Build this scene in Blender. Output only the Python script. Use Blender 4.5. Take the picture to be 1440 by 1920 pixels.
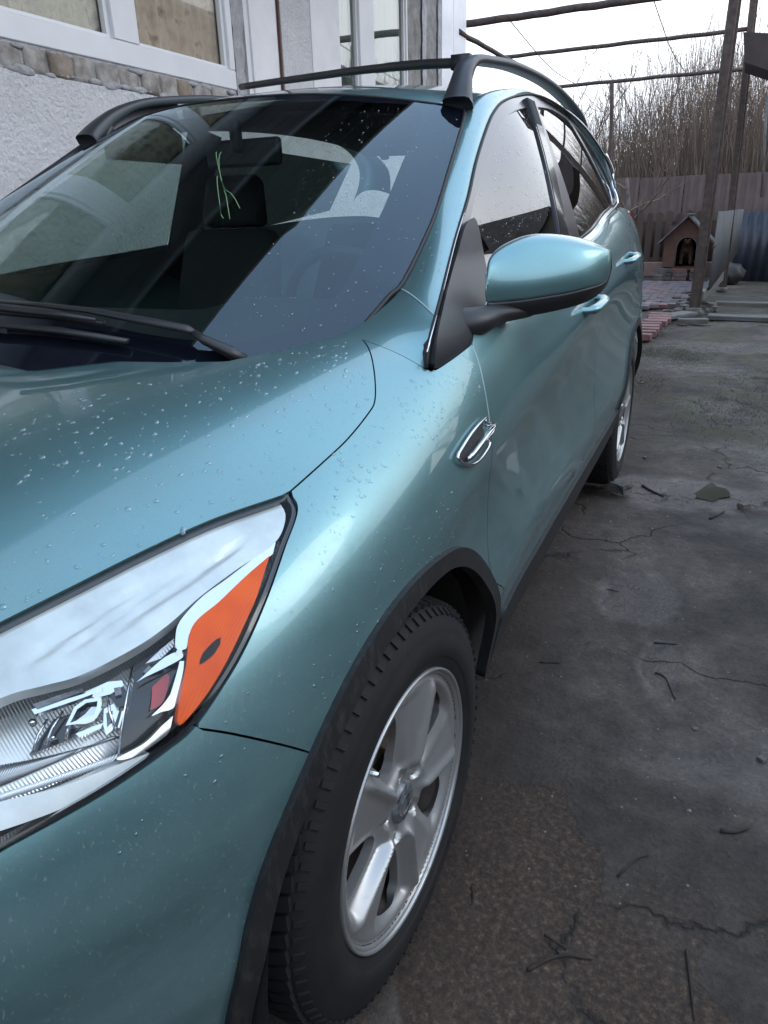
import bpy, bmesh, math, random
import numpy as np
from mathutils import Vector, Matrix
from mathutils.geometry import delaunay_2d_cdt

random.seed(7); rng = np.random.default_rng(7)
S = bpy.context.scene
for o in list(bpy.data.objects): bpy.data.objects.remove(o)
COL = S.collection

# ------------------------------------------------------------------ camera
CF, CX, CY, CZ, YAW, PIT, ROL = 1373.2265, 1.26081, -0.86927, 1.25365, 0.430968, 0.385937, -0.029969
_fw = np.array([-math.sin(YAW)*math.cos(PIT), math.cos(YAW)*math.cos(PIT), -math.sin(PIT)])
_rt = np.array([math.cos(YAW), math.sin(YAW), 0.0]); _up = np.cross(_rt, _fw)
CR = math.cos(ROL)*_rt + math.sin(ROL)*_up
CU = -math.sin(ROL)*_rt + math.cos(ROL)*_up
CC = np.array([CX, CY, CZ])
cam = bpy.data.cameras.new('camera'); co = bpy.data.objects.new('camera', cam); COL.objects.link(co)
cam.sensor_fit = 'VERTICAL'; cam.sensor_height = 36.0; cam.sensor_width = 27.0; cam.lens = CF/1920*36.0
cam.clip_start = 0.05; cam.clip_end = 500
M = Matrix(((CR[0], CU[0], -_fw[0], CX), (CR[1], CU[1], -_fw[1], CY), (CR[2], CU[2], -_fw[2], CZ), (0, 0, 0, 1)))
co.matrix_world = M
S.camera = co
S.render.resolution_x = 768; S.render.resolution_y = 1024

# ------------------------------------------------------------------ light
SUN_EL, SUN_AZ = math.radians(38), math.radians(70)
w = bpy.data.worlds.new('World'); S.world = w; w.use_nodes = True
nt = w.node_tree; nt.nodes.clear()
out = nt.nodes.new('ShaderNodeOutputWorld'); bg = nt.nodes.new('ShaderNodeBackground')
sky = nt.nodes.new('ShaderNodeTexSky'); sky.sky_type = 'NISHITA'; sky.sun_disc = False
sky.sun_elevation = SUN_EL; sky.sun_rotation = SUN_AZ; sky.dust_density = 4; sky.air_density = 1.0
tc = nt.nodes.new('ShaderNodeTexCoord')
nz = nt.nodes.new('ShaderNodeTexNoise'); nz.inputs['Scale'].default_value = 1.6; nz.inputs['Detail'].default_value = 5
mp = nt.nodes.new('ShaderNodeMapping'); mp.inputs['Scale'].default_value = (1, 1, 2.5)
nt.links.new(tc.outputs['Generated'], mp.inputs[0]); nt.links.new(mp.outputs[0], nz.inputs['Vector'])
cr = nt.nodes.new('ShaderNodeValToRGB')
cr.color_ramp.elements[0].position = 0.3; cr.color_ramp.elements[0].color = (8.2, 9.0, 10.6, 1)
cr.color_ramp.elements[1].position = 0.7; cr.color_ramp.elements[1].color = (11.0, 11.3, 11.8, 1)
nt.links.new(nz.outputs['Fac'], cr.inputs[0])
mx = nt.nodes.new('ShaderNodeMix'); mx.data_type = 'RGBA'; mx.inputs[0].default_value = 0.85
nt.links.new(sky.outputs[0], mx.inputs[6]); nt.links.new(cr.outputs[0], mx.inputs[7])
sx = nt.nodes.new('ShaderNodeSeparateXYZ'); nt.links.new(tc.outputs['Generated'], sx.inputs[0])
zr = nt.nodes.new('ShaderNodeValToRGB'); zr.color_ramp.elements[0].position = .25; zr.color_ramp.elements[0].color = (1, 1, 1, 1)
zr.color_ramp.elements[1].position = .85; zr.color_ramp.elements[1].color = (.63, .80, 1.0, 1)
nt.links.new(sx.outputs[2], zr.inputs[0])
mu = nt.nodes.new('ShaderNodeMix'); mu.data_type = 'RGBA'; mu.blend_type = 'MULTIPLY'; mu.inputs[0].default_value = 1
nt.links.new(mx.outputs[2], mu.inputs[6]); nt.links.new(zr.outputs[0], mu.inputs[7])
nt.links.new(mu.outputs[2], bg.inputs[0]); bg.inputs[1].default_value = 0.12
nt.links.new(bg.outputs[0], out.inputs[0])
sl = bpy.data.lights.new('sun', 'SUN'); sl.energy = 0.3; sl.angle = math.radians(25); sl.color = (1, .97, .93)
so = bpy.data.objects.new('sun', sl); COL.objects.link(so)
_sd = Vector((math.sin(SUN_AZ)*math.cos(SUN_EL), math.cos(SUN_AZ)*math.cos(SUN_EL), math.sin(SUN_EL)))
so.rotation_euler = _sd.to_track_quat('Z', 'Y').to_euler()
S.view_settings.view_transform = 'Standard'; S.view_settings.look = 'None'
S.view_settings.exposure = 0.68; S.view_settings.gamma = 1.0

# ------------------------------------------------------------------ materials
def mat(name, base=(.5, .5, .5), rough=.5, metal=0., coat=0., coatr=.03, spec=.5, trans=0., alpha=1., **kw):
    m = bpy.data.materials.new(name); m.use_nodes = True
    b = m.node_tree.nodes['Principled BSDF']
    b.inputs['Base Color'].default_value = (*base, 1); b.inputs['Roughness'].default_value = rough
    b.inputs['Metallic'].default_value = metal; b.inputs['Coat Weight'].default_value = coat
    b.inputs['Coat Roughness'].default_value = coatr; b.inputs['Specular IOR Level'].default_value = spec
    b.inputs['Transmission Weight'].default_value = trans; b.inputs['Alpha'].default_value = alpha
    return m
def N(m, t, **kw):
    n = m.node_tree.nodes.new(t)
    for k, v in kw.items(): setattr(n, k, v)
    return n
def L(m, a, b): m.node_tree.links.new(a, b)
def P(m): return m.node_tree.nodes['Principled BSDF']
def coords(m, scale=(1, 1, 1), kind='Object'):
    t = N(m, 'ShaderNodeTexCoord'); q = N(m, 'ShaderNodeMapping'); q.inputs['Scale'].default_value = scale
    if kind == 'World':
        g = N(m, 'ShaderNodeNewGeometry'); L(m, g.outputs['Position'], q.inputs[0])
    else: L(m, t.outputs[kind], q.inputs[0])
    return q.outputs[0]
def noise(m, vec, scale, detail=6, rough=.55, dist=0.):
    n = N(m, 'ShaderNodeTexNoise'); n.inputs['Scale'].default_value = scale; n.inputs['Detail'].default_value = detail
    n.inputs['Roughness'].default_value = rough; n.inputs['Distortion'].default_value = dist
    L(m, vec, n.inputs['Vector']); return n.outputs['Fac']
def ramp(m, fac, stops):
    r = N(m, 'ShaderNodeValToRGB'); e = r.color_ramp.elements
    while len(e) < len(stops): e.new(0.5)
    for i, (p_, c) in enumerate(stops):
        e[i].position = p_; e[i].color = (*c, 1) if len(c) == 3 else c
    L(m, fac, r.inputs[0]); return r.outputs[0]
def g3(v): return (v, v, v)
def mixc(m, fac, a, b, mode='MIX'):
    x = N(m, 'ShaderNodeMix'); x.data_type = 'RGBA'; x.blend_type = mode
    if isinstance(fac, (int, float)): x.inputs[0].default_value = fac
    else: L(m, fac, x.inputs[0])
    for i, v in ((6, a), (7, b)):
        if isinstance(v, tuple): x.inputs[i].default_value = (*v, 1)
        else: L(m, v, x.inputs[i])
    return x.outputs[2]
def mth(m, op, a, b=None):
    x = N(m, 'ShaderNodeMath'); x.operation = op
    for i, v in enumerate((a, b)):
        if v is None: continue
        if isinstance(v, (int, float)): x.inputs[i].default_value = v
        else: L(m, v, x.inputs[i])
    return x.outputs[0]
def bump(m, h, strength=.3, dist=.01, to=None):
    b = N(m, 'ShaderNodeBump'); b.inputs['Strength'].default_value = strength; b.inputs['Distance'].default_value = dist
    L(m, h, b.inputs['Height']); L(m, b.outputs[0], (to or P(m).inputs['Normal'])); return b

MAT = {}
def noisy(name, stops, scale=8, rough=.7, bs=.3, bd=.01, bscale=None, vscale=(1, 1, 1), detail=8, rr=None, kind='World', **kw):
    m = mat(name, rough=rough, **kw); v = coords(m, vscale, kind)
    f = noise(m, v, scale, detail, .6); L(m, ramp(m, f, stops), P(m).inputs['Base Color'])
    if bs: bump(m, noise(m, v, bscale or scale*3, 8, .65), bs, bd)
    if rr: L(m, ramp(m, noise(m, v, scale*1.7, 5), [(.3, g3(rr[0])), (.7, g3(rr[1]))]), P(m).inputs['Roughness'])
    MAT[name] = m; return m

def paint():
    m = mat('teal_paint', (.14, .32, .35), .34, .82, 1., .035)
    v = coords(m, (1, 1, 1), 'World')
    fl = N(m, 'ShaderNodeTexVoronoi'); fl.inputs['Scale'].default_value = 1600; L(m, v, fl.inputs['Vector'])
    base = mixc(m, .10, (.180, .342, .356), fl.outputs['Color'], 'OVERLAY')
    sep = N(m, 'ShaderNodeSeparateXYZ'); L(m, v, sep.inputs[0])
    low = N(m, 'ShaderNodeMapRange'); low.inputs[1].default_value = 1.0; low.inputs[2].default_value = .25
    low.inputs[3].default_value = 0.10; low.inputs[4].default_value = 1.0; L(m, sep.outputs[2], low.inputs[0])
    film = ramp(m, noise(m, coords(m, (2, 2, 5), 'World'), 2.2, 8, .65), [(.3, g3(0)), (.72, g3(.9))])
    film = mth(m, 'MULTIPLY', film, low.outputs[0])
    speck = ramp(m, noise(m, coords(m, (1, 1, .6), 'World'), 270, 2, .5), [(.645, g3(0)), (.68, g3(1))])
    zone = ramp(m, noise(m, v, 4, 3), [(.34, g3(0)), (.56, g3(1))])
    speck = mth(m, 'MULTIPLY', mth(m, 'MULTIPLY', speck, zone), low.outputs[0])
    pale = mth(m, 'MULTIPLY', speck, .6)
    dirt = mth(m, 'MAXIMUM', mth(m, 'MULTIPLY', film, .8), mth(m, 'MULTIPLY', speck, .75))
    L(m, mixc(m, pale, mixc(m, dirt, base, (.105, .110, .102)), (.42, .44, .40)), P(m).inputs['Base Color'])
    L(m, mth(m, 'SUBTRACT', .82, mth(m, 'MULTIPLY', dirt, .7)), P(m).inputs['Metallic'])
    L(m, mth(m, 'SUBTRACT', 1., mth(m, 'MULTIPLY', dirt, .8)), P(m).inputs['Coat Weight'])
    L(m, mth(m, 'ADD', .36, mth(m, 'MULTIPLY', dirt, .4)), P(m).inputs['Roughness'])
    L(m, ramp(m, noise(m, v, 6, 5), [(.35, g3(.02)), (.7, g3(.09))]), P(m).inputs['Coat Roughness'])
    MAT['paint'] = m; return m
paint()
def plastic():
    m = mat('black_textured_plastic', (.022, .022, .024), .6)
    v = coords(m, (1, 1, 1), 'World'); vs = coords(m, (3, 3, 1), 'World')
    d = ramp(m, noise(m, vs, 30, 8, .7), [(.5, g3(0)), (.75, g3(1))])
    L(m, mixc(m, mth(m, 'MULTIPLY', d, .35), (.012, .012, .013), (.10, .09, .08)), P(m).inputs['Base Color'])
    bump(m, noise(m, v, 400, 3), .25, .002); MAT['cladding'] = m
plastic()
MAT['black'] = mat('black_plastic', (.018, .018, .02), .42)
MAT['gloss_black'] = mat('gloss_black_frame', (.012, .012, .014), .16, 0, .6, .05)
MAT['frame'] = mat('satin_door_frame', (.045, .042, .048), .3, 0, .6, .15)
MAT['rubber'] = mat('rubber_seal', (.012, .012, .012), .6)
MAT['chrome'] = mat('chrome', (.75, .76, .78), .08, 1.)
MAT['chrome_dull'] = mat('satin_chrome', (.62, .64, .66), .28, 1.)
MAT['dark_int'] = mat('dark_interior', (.018, .018, .02), .8)
MAT['seat'] = mat('seat_fabric', (.06, .06, .065), .9)
MAT['dash'] = mat('dashboard_plastic', (.022, .023, .026), .6)
MAT['red_lens'] = mat('red_lamp_lens', (.45, .01, .012), .12, 0, 1.)
MAT['gap'] = mat('panel_gap_shadow', (.004, .005, .005), .7)
MAT['seam'] = mat('pale_seam_and_glint', (.35, .45, .45), .5)  # pale tone of the pillar seam, also painted for reflected glints
def rail():
    m = mat('roof_rail_plastic', (.035, .037, .042), .42); v = coords(m, (1, 1, 1), 'World')
    bump(m, noise(m, v, 300, 3), .2, .001); MAT['rail'] = m
rail()
def glass(name, tint, refl_rough=.0, base_refl=1.0, ior=1.6):
    m = bpy.data.materials.new(name); m.use_nodes = True; t = m.node_tree; t.nodes.clear()
    o = t.nodes.new('ShaderNodeOutputMaterial'); tr = t.nodes.new('ShaderNodeBsdfTransparent'); tr.inputs[0].default_value = (*tint, 1)
    gl = t.nodes.new('ShaderNodeBsdfGlossy'); gl.inputs['Roughness'].default_value = refl_rough; gl.inputs[0].default_value = (*(base_refl if isinstance(base_refl, tuple) else (base_refl,)*3), 1)
    lw = t.nodes.new('ShaderNodeLayerWeight'); lw.inputs[0].default_value = .5; f0 = ((ior-1)/(ior+1))**2   # Schlick reflectance, the same from both sides of the sheet
    pw = t.nodes.new('ShaderNodeMath'); pw.operation = 'POWER'; pw.inputs[1].default_value = 5; t.links.new(lw.outputs['Facing'], pw.inputs[0])
    fr = t.nodes.new('ShaderNodeMath'); fr.operation = 'MULTIPLY_ADD'; fr.inputs[1].default_value = 1-f0; fr.inputs[2].default_value = f0; t.links.new(pw.outputs[0], fr.inputs[0])
    mxs = t.nodes.new('ShaderNodeMixShader'); t.links.new(fr.outputs[0], mxs.inputs[0]); t.links.new(tr.outputs[0], mxs.inputs[1]); t.links.new(gl.outputs[0], mxs.inputs[2])
    t.links.new(mxs.outputs[0], o.inputs[0]); MAT[name] = m; return m
glass('windshield_glass', (.50, .60, .57), .004, (.74, .90, 1.0), ior=1.74)
glass('tinted_glass', (.05, .06, .055), .003, ior=2.35)
glass('house_glass', (.92, .94, .92), .002, ior=1.5)
glass('house_glass_bright', (.62, .66, .64), .002, ior=2.6)
glass('lamp_lens', (.95, .96, .95), .02, ior=1.3)
MAT['frit'] = mat('ceramic_frit_band', (.020, .016, .035), .8, 0, 0., .01, spec=.1)
def drops():
    glass('drop', (.80, .89, .92), .03, ior=2.05)
drops()
def silver():
    m = mat('silver_and_sheen', (.62, .66, .66), .32, .35, .6, .1)  # silver tone, also painted for sky mirrored on the lens
    v = coords(m, (1, 1, 1), 'World'); d = noise(m, v, 14, 7, .6)
    L(m, ramp(m, d, [(.3, (.5, .54, .54)), (.7, (.74, .78, .77))]), P(m).inputs['Base Color']); MAT['silver'] = m
silver()
def amber():
    m = mat('amber_reflector', (.80, .10, .004), .4, 0, 0., .05, spec=.2)
    v = coords(m, (1, 1, 1), 'World'); L(m, ramp(m, noise(m, v, 25, 3), [(.3, (.72, .075, .003)), (.7, (.85, .115, .004))]), P(m).inputs['Base Color'])
    w_ = N(m, 'ShaderNodeTexWave'); w_.inputs['Scale'].default_value = 110; L(m, v, w_.inputs['Vector']); bump(m, w_.outputs['Fac'], .25, .0006); P(m).inputs['Emission Strength'].default_value = 0; MAT['amber'] = m
amber()
def alloy():
    m = mat('alloy_rim', (.55, .55, .54), .30, .7)
    v = coords(m, (1, 1, 1), 'World'); d = noise(m, v, 22, 8, .65)
    f = ramp(m, d, [(.56, g3(0)), (.80, g3(.55))])
    L(m, mixc(m, f, (.43, .43, .42), (.17, .145, .12)), P(m).inputs['Base Color'])
    L(m, mth(m, 'SUBTRACT', .70, mth(m, 'MULTIPLY', f, .6)), P(m).inputs['Metallic'])
    L(m, mth(m, 'ADD', .36, mth(m, 'MULTIPLY', f, .3)), P(m).inputs['Roughness']); MAT['alloy'] = m
alloy()
noisy('dry_twig', [(.3, (.018, .013, .010)), (.7, (.05, .038, .03))], 30, .9, .3, .002)
noisy('liner', [(.3, (.004, .0035, .003)), (.7, (.014, .011, .009))], 12, .9, .3, .01)
noisy('tyre', [(.35, (.005, .005, .006)), (.8, (.016, .014, .012))], 12, .75, .2, .002, 200)
noisy('rust_disc', [(.3, (.16, .07, .035)), (.7, (.30, .27, .24))], 20, .5, .3, .002, metal=.4)
noisy('worn_cap', [(.35, (.05, .055, .06)), (.65, (.28, .29, .3))], 60, .4, .5, .002, metal=.5)
noisy('mesh_black', [(.3, (.01,)*3), (.7, (.03,)*3)], 300, .5, .8, .003)
noisy('stucco', [(.3, (.74, .74, .77)), (.7, (.86, .86, .89))], 5, .85, 1., .03, 42)
noisy('white_paint', [(.3, (.72, .72, .75)), (.7, (.84, .84, .87))], 4, .45, .05, .003)
noisy('pvc', [(.3, (.72, .74, .77)), (.7, (.80, .81, .84))], 3, .3, 0)
noisy('concrete_strip', [(.3, (.16, .155, .15)), (.7, (.34, .33, .32))], 9, .9, .7, .02)
noisy('brick_grey', [(.3, (.17, .15, .135)), (.62, (.42, .40, .38)), (.8, (.55, .54, .55))], 11, .9, .7, .01)
noisy('brick_brown', [(.3, (.20, .155, .12)), (.7, (.36, .31, .26))], 16, .9, .7, .01)
noisy('mortar', [(.3, (.34, .34, .36)), (.7, (.52, .52, .55))], 16, .95, .8, .02)
noisy('curtain', [(.3, (.50, .39, .33)), (.55, (.68, .54, .46)), (.7, (.30, .22, .18))], 9, .9, 0)
noisy('rust_pipe', [(.35, (.035, .028, .026)), (.7, (.10, .065, .05))], 18, .7, .3, .003)
noisy('fence_brown', [(.3, (.052, .030, .024)), (.7, (.085, .054, .045))], 3, .6, .1, .003)
noisy('picket', [(.3, (.042, .027, .022)), (.7, (.075, .050, .040))], 6, .7, .3, .004, vscale=(1, 1, .2))
noisy('blue_sheet', [(.3, (.018, .022, .034)), (.7, (.032, .038, .056))], 3, .45, .05, .003)
noisy('grey_sheet', [(.3, (.055, .06, .066)), (.7, (.10, .105, .11))], 3, .5, .05, .003)
noisy('kennel_board', [(.3, (.085, .040, .030)), (.7, (.145, .070, .054))], 9, .75, .2, .004)
noisy('kennel_roof', [(.3, (.06, .055, .055)), (.7, (.13, .12, .12))], 12, .7, .3, .004)
noisy('bark', [(.3, (.07, .055, .048)), (.7, (.17, .14, .125))], 12, .9, .4, .01)
noisy('twig', [(.3, (.105, .074, .056)), (.7, (.22, .165, .13))], 3, .9, 0)
noisy('old_board', [(.3, (.06, .057, .052)), (.7, (.17, .165, .155))], 8, .7, .5, .01, vscale=(.3, 2, 1))
noisy('stone', [(.3, (.06, .056, .05)), (.7, (.17, .165, .15))], 10, .85, .6, .02)
noisy('moss', [(.3, (.02, .03, .008)), (.7, (.06, .075, .02))], 30, .95, .8, .01)
noisy('red_brick', [(.3, (.13, .06, .055)), (.7, (.24, .125, .115))], 12, .6, .4, .006)
noisy('paver', [(.3, (.11, .09, .095)), (.7, (.21, .175, .185))], 7, .35, .4, .006)
noisy('dog_fur', [(.3, (.02, .014, .01)), (.7, (.10, .055, .03))], 25, .9, .4, .01)
noisy('soffit', [(.3, (.03, .022, .02)), (.7, (.07, .05, .045))], 4, .7, .3, .01, vscale=(1, .1, 1))
noisy('shed_wall', [(.3, (.05, .05, .045)), (.7, (.12, .11, .1))], 2, .9, .3, .02)
noisy('curtain2', [(.3, (.16, .16, .14)), (.5, (.52, .45, .36)), (.7, (.12, .12, .11))], 6, .9, 0)
noisy('pane_glare_backing', [(.3, (.72, .74, .76)), (.7, (.82, .83, .84))], 3, .9, 0)  # white sheet put behind panes for their bright sky reflection
noisy('plinth', [(.3, (.20, .13, .12)), (.7, (.30, .21, .19))], 8, .8, .4, .01)
noisy('grit', [(.3, (.05, .045, .04)), (.7, (.30, .27, .23))], 40, .8, 0)
noisy('hill', [(.3, (.05, .042, .038)), (.7, (.11, .095, .085))], 2.5, .95, .8, .1, 9)
MAT['puddle'] = mat('puddle_water', (.02, .022, .012), .12, 0, 0., .0)
def bowl():
    m = mat('fluted_reflector', (.74, .75, .74), .26, .65, .5, .05); v = coords(m, (1, 1, 1), 'World')
    w_ = N(m, 'ShaderNodeTexWave'); w_.inputs['Scale'].default_value = 120; w_.bands_direction = 'DIAGONAL'; w_.inputs['Distortion'].default_value = .25; L(m, v, w_.inputs['Vector'])
    bump(m, w_.outputs['Fac'], .5, .0015); MAT['bowl'] = m
bowl()
noisy('barrel', [(.3, (.03, .022, .018)), (.7, (.10, .075, .06))], 12, .6, .2, .002, metal=.3)
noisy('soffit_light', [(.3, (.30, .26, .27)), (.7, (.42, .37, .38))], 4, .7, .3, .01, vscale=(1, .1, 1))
MAT['grass_blade'] = mat('grass_blade', (.13, .25, .10), .5)
MAT['eye'] = mat('dog_eye', (.5, .3, .08), .1, 0, 1.)

def ground_mat():
    m = mat('wet_cracked_concrete', rough=.5); v = coords(m, (1, 1, 1), 'World')
    n1 = noise(m, v, 1.6, 10, .62, .5); n2 = noise(m, v, 11, 9, .72); n3 = noise(m, v, 90, 5, .65); n4 = noise(m, coords(m, (1, 1.3, 1), 'World'), .75, 6, .55, .4)
    c = ramp(m, n1, [(.30, (.020, .018, .017)), (.46, (.045, .042, .041)), (.58, (.072, .069, .069)), (.74, (.13, .125, .125))])
    c = mixc(m, .85, c, ramp(m, n2, [(.28, g3(.18)), (.72, g3(.80))]), 'OVERLAY')
    c = mixc(m, .7, c, ramp(m, n3, [(.3, g3(.28)), (.7, g3(.74))]), 'OVERLAY')
    sep = N(m, 'ShaderNodeSeparateXYZ'); L(m, v, sep.inputs[0])
    # worn brown aggregate exposed near the front wheel, in patches with a hard rim
    def disc(x, y, rx, ry, soft=.35):
        q = N(m, 'ShaderNodeMapping'); q.vector_type = 'TEXTURE'; q.inputs['Location'].default_value = (x, y, 0); q.inputs['Scale'].default_value = (rx, ry, 50); L(m, v, q.inputs[0])
        l = N(m, 'ShaderNodeVectorMath'); l.operation = 'LENGTH'; L(m, q.outputs[0], l.inputs[0])
        dd = mth(m, 'ADD', l.outputs['Value'], mth(m, 'MULTIPLY', mth(m, 'SUBTRACT', noise(m, v, 5, 6, .6), .5), .9))
        return ramp(m, dd, [(1-soft, g3(1)), (1, g3(0))])
    br = mth(m, 'MAXIMUM', mth(m, 'MAXIMUM', disc(1.0, .22, .20, .32, .06), disc(1.14, .02, .28, .22, .10)), mth(m, 'MULTIPLY', ramp(m, noise(m, v, 2.6, 6, .6, .3), [(.50, g3(0)), (.53, g3(1))]), ramp(m, sep.outputs[1], [(.1, g3(1)), (.5, g3(0))])))
    agg = ramp(m, noise(m, v, 75, 6, .75), [(.34, (.014, .010, .008)), (.52, (.050, .037, .028)), (.62, (.105, .080, .060)), (.70, (.20, .16, .125))])
    c = mixc(m, mth(m, 'MULTIPLY', br, .9), c, agg)
    ch = ramp(m, noise(m, coords(m, (1, .6, 1), 'World'), 60, 4, .6), [(.64, g3(0)), (.68, g3(1))])
    c = mixc(m, mth(m, 'MULTIPLY', mth(m, 'MULTIPLY', ch, ramp(m, n4, [(.45, g3(0)), (.6, g3(1))])), .45), c, (.14, .125, .105))
    mo = mth(m, 'MULTIPLY', ramp(m, noise(m, v, 1.9, 9, .72), [(.47, g3(0)), (.58, g3(1))]), ramp(m, mth(m, 'MULTIPLY', sep.outputs[1], .1), [(.28, g3(0)), (.40, g3(1))]))
    c = mixc(m, mth(m, 'MULTIPLY', mo, .7), c, (.045, .050, .018))
    c = mixc(m, mth(m, 'MULTIPLY', disc(1.70, .95, .14, .5), .6), c, (.040, .042, .014))
    # darker brown below the car, fading out just past the sill
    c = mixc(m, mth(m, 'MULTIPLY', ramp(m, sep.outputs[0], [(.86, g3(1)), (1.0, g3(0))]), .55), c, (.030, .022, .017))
    vo = N(m, 'ShaderNodeTexVoronoi'); vo.feature = 'DISTANCE_TO_EDGE'; vo.inputs['Scale'].default_value = 1.25
    dn = N(m, 'ShaderNodeTexNoise'); dn.inputs['Scale'].default_value = 3.5; dn.inputs['Detail'].default_value = 8; L(m, v, dn.inputs['Vector'])
    va = N(m, 'ShaderNodeVectorMath'); va.operation = 'MULTIPLY_ADD'; L(m, dn.outputs['Color'], va.inputs[0]); va.inputs[1].default_value = (.55, .55, 0); L(m, v, va.inputs[2])
    L(m, va.outputs[0], vo.inputs['Vector'])
    crk = ramp(m, vo.outputs['Distance'], [(.0, g3(1)), (.010, g3(0))])
    crk = mth(m, 'MULTIPLY', crk, ramp(m, noise(m, v, 2.3, 4), [(.45, g3(0)), (.52, g3(1))]))
    c = mixc(m, mth(m, 'MULTIPLY', crk, .85), c, (.010, .009, .008))
    c = mixc(m, 1., c, (1.08, .92, .77), 'MULTIPLY')
    L(m, c, P(m).inputs['Base Color'])
    # damp film: named wet spots plus scattered damp
    wet = mth(m, 'MAXIMUM', ramp(m, n4, [(.50, g3(0)), (.64, g3(.75))]), mth(m, 'MAXIMUM', disc(1.15, 2.65, .50, .28), mth(m, 'MAXIMUM', disc(1.12, 1.55, .16, .22), mth(m, 'MAXIMUM', disc(1.4, 6.9, .7, .35), disc(1.22, 1.15, .07, .18)))))
    wet = mth(m, 'MULTIPLY', wet, ramp(m, n2, [(.35, g3(.35)), (.6, g3(1))]))
    L(m, ramp(m, wet, [(0, g3(.85)), (1, g3(.16))]), P(m).inputs['Roughness'])
    P(m).inputs['Specular IOR Level'].default_value = .55
    h = mth(m, 'ADD', mth(m, 'MULTIPLY', n1, .5), mth(m, 'MULTIPLY', mth(m, 'MULTIPLY', n2, .45), mth(m, 'SUBTRACT', 1.15, wet)))
    h = mth(m, 'ADD', h, mth(m, 'MULTIPLY', n3, .14)); h = mth(m, 'SUBTRACT', h, mth(m, 'MULTIPLY', crk, .35)); h = mth(m, 'SUBTRACT', h, mth(m, 'MULTIPLY', br, .12))
    bump(m, h, .9, .04); MAT['ground'] = m
ground_mat()

# ------------------------------------------------------------------ mesh helpers
def link(name, me, mt=None, parent=None, smooth=True):
    if mt is not None:
        for m_ in (mt if isinstance(mt, (list, tuple)) else [mt]): me.materials.append(MAT[m_] if isinstance(m_, str) else m_)
    o = bpy.data.objects.new(name, me); COL.objects.link(o)
    if parent: o.parent = parent
    if smooth: me.shade_smooth()
    return o
def mesh(verts, faces, name='m'):
    me = bpy.data.meshes.new(name); me.from_pydata([tuple(map(float, v)) for v in verts], [], faces); me.update(); return me
def empty(name, loc=(0, 0, 0), rz=0.):
    o = bpy.data.objects.new(name, None); COL.objects.link(o); o.location = loc; o.rotation_euler = (0, 0, rz); o.empty_display_size = .1; return o
def tag(o, label=None, cat=None, group=None, kind=None):
    if label: o['label'] = label
    if cat: o['category'] = cat
    if group: o['group'] = group
    if kind: o['kind'] = kind
    return o
class MB:
    def __init__(s): s.v = []; s.f = []; s.mi = []
    def add(s, v, f, mi=0):
        b = len(s.v); s.v += [tuple(map(float, q)) for q in v]; s.f += [[b+i for i in q] for q in f]; s.mi += [mi]*len(f)
    def box(s, c, d, rot=None, mi=0, taper=1.):
        x, y, z = d[0]/2, d[1]/2, d[2]/2
        vs = [Vector((sx*x*(taper if sz > 0 else 1), sy*y*(taper if sz > 0 else 1), sz*z)) for sz in (-1, 1) for sy in (-1, 1) for sx in (-1, 1)]
        if rot is not None: vs = [rot @ q for q in vs]
        s.add([q+Vector(c) for q in vs], [(0, 2, 3, 1), (4, 5, 7, 6), (0, 1, 5, 4), (2, 6, 7, 3), (0, 4, 6, 2), (1, 3, 7, 5)], mi)
    def tube(s, pts, r, n=8, mi=0, caps=True, flat=1.):
        fl_ = flat if hasattr(flat, '__len__') else [flat]*len(pts)
        pts = [np.array(q, float) for q in pts]; k = len(pts)
        rr = r if hasattr(r, '__len__') else [r]*k
        ring = []; up = None
        for i in range(k):
            t = pts[min(i+1, k-1)]-pts[max(i-1, 0)]; t = t/(np.linalg.norm(t)+1e-12)
            if up is None:
                up = np.array([0, 0, 1.]) if abs(t[2]) < .9 else np.array([1., 0, 0])
            a = np.cross(t, up); a /= np.linalg.norm(a)+1e-12; b = np.cross(a, t); up = b
            for j in range(n):
                q = 2*math.pi*j/n; ring.append(pts[i]+rr[i]*(math.cos(q)*a+math.sin(q)*b*fl_[i]))
        f = [(i*n+j, i*n+(j+1) % n, (i+1)*n+(j+1) % n, (i+1)*n+j) for i in range(k-1) for j in range(n)]
        if caps: f += [tuple(range(n))[::-1], tuple(range((k-1)*n, k*n))]
        s.add(ring, f, mi)
    def lathe(s, prof, n=64, axis='x', mi=0, c=(0, 0, 0), close=False):
        vs = []; k = len(prof)
        for i in range(n):
            a = 2*math.pi*i/n
            for (h, r) in prof:
                vs.append((c[0]+h, c[1]+r*math.cos(a), c[2]+r*math.sin(a)) if axis == 'x' else (c[0]+r*math.cos(a), c[1]+r*math.sin(a), c[2]+h))
        f = [(i*k+j, i*k+j+1, ((i+1) % n)*k+j+1, ((i+1) % n)*k+j) for i in range(n) for j in range(k-1)]
        s.add(vs, f, mi)
    def grid(s, G, mi=0):
        a, b = G.shape[:2]
        s.add(G.reshape(-1, 3), [(i*b+j, i*b+j+1, (i+1)*b+j+1, (i+1)*b+j) for i in range(a-1) for j in range(b-1)], mi)
    def build(s, name, mt=None, parent=None, smooth=True, bevel=0, bseg=2, solid=0):
        me = mesh(s.v, s.f, name)
        o = link(name, me, mt, parent, smooth)
        for i, q in enumerate(s.mi):
            if q: me.polygons[i].material_index = q
        if bevel or solid:
            if solid:
                md = o.modifiers.new('s', 'SOLIDIFY'); md.thickness = solid; md.offset = -1
            if bevel:
                md = o.modifiers.new('b', 'BEVEL'); md.width = bevel; md.segments = bseg; md.limit_method = 'ANGLE'; md.angle_limit = .6
                md.harden_normals = False
        if not smooth: pass
        elif bevel:
            try: me.set_sharp_from_angle(angle=.7)
            except Exception: pass
        return o
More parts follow.
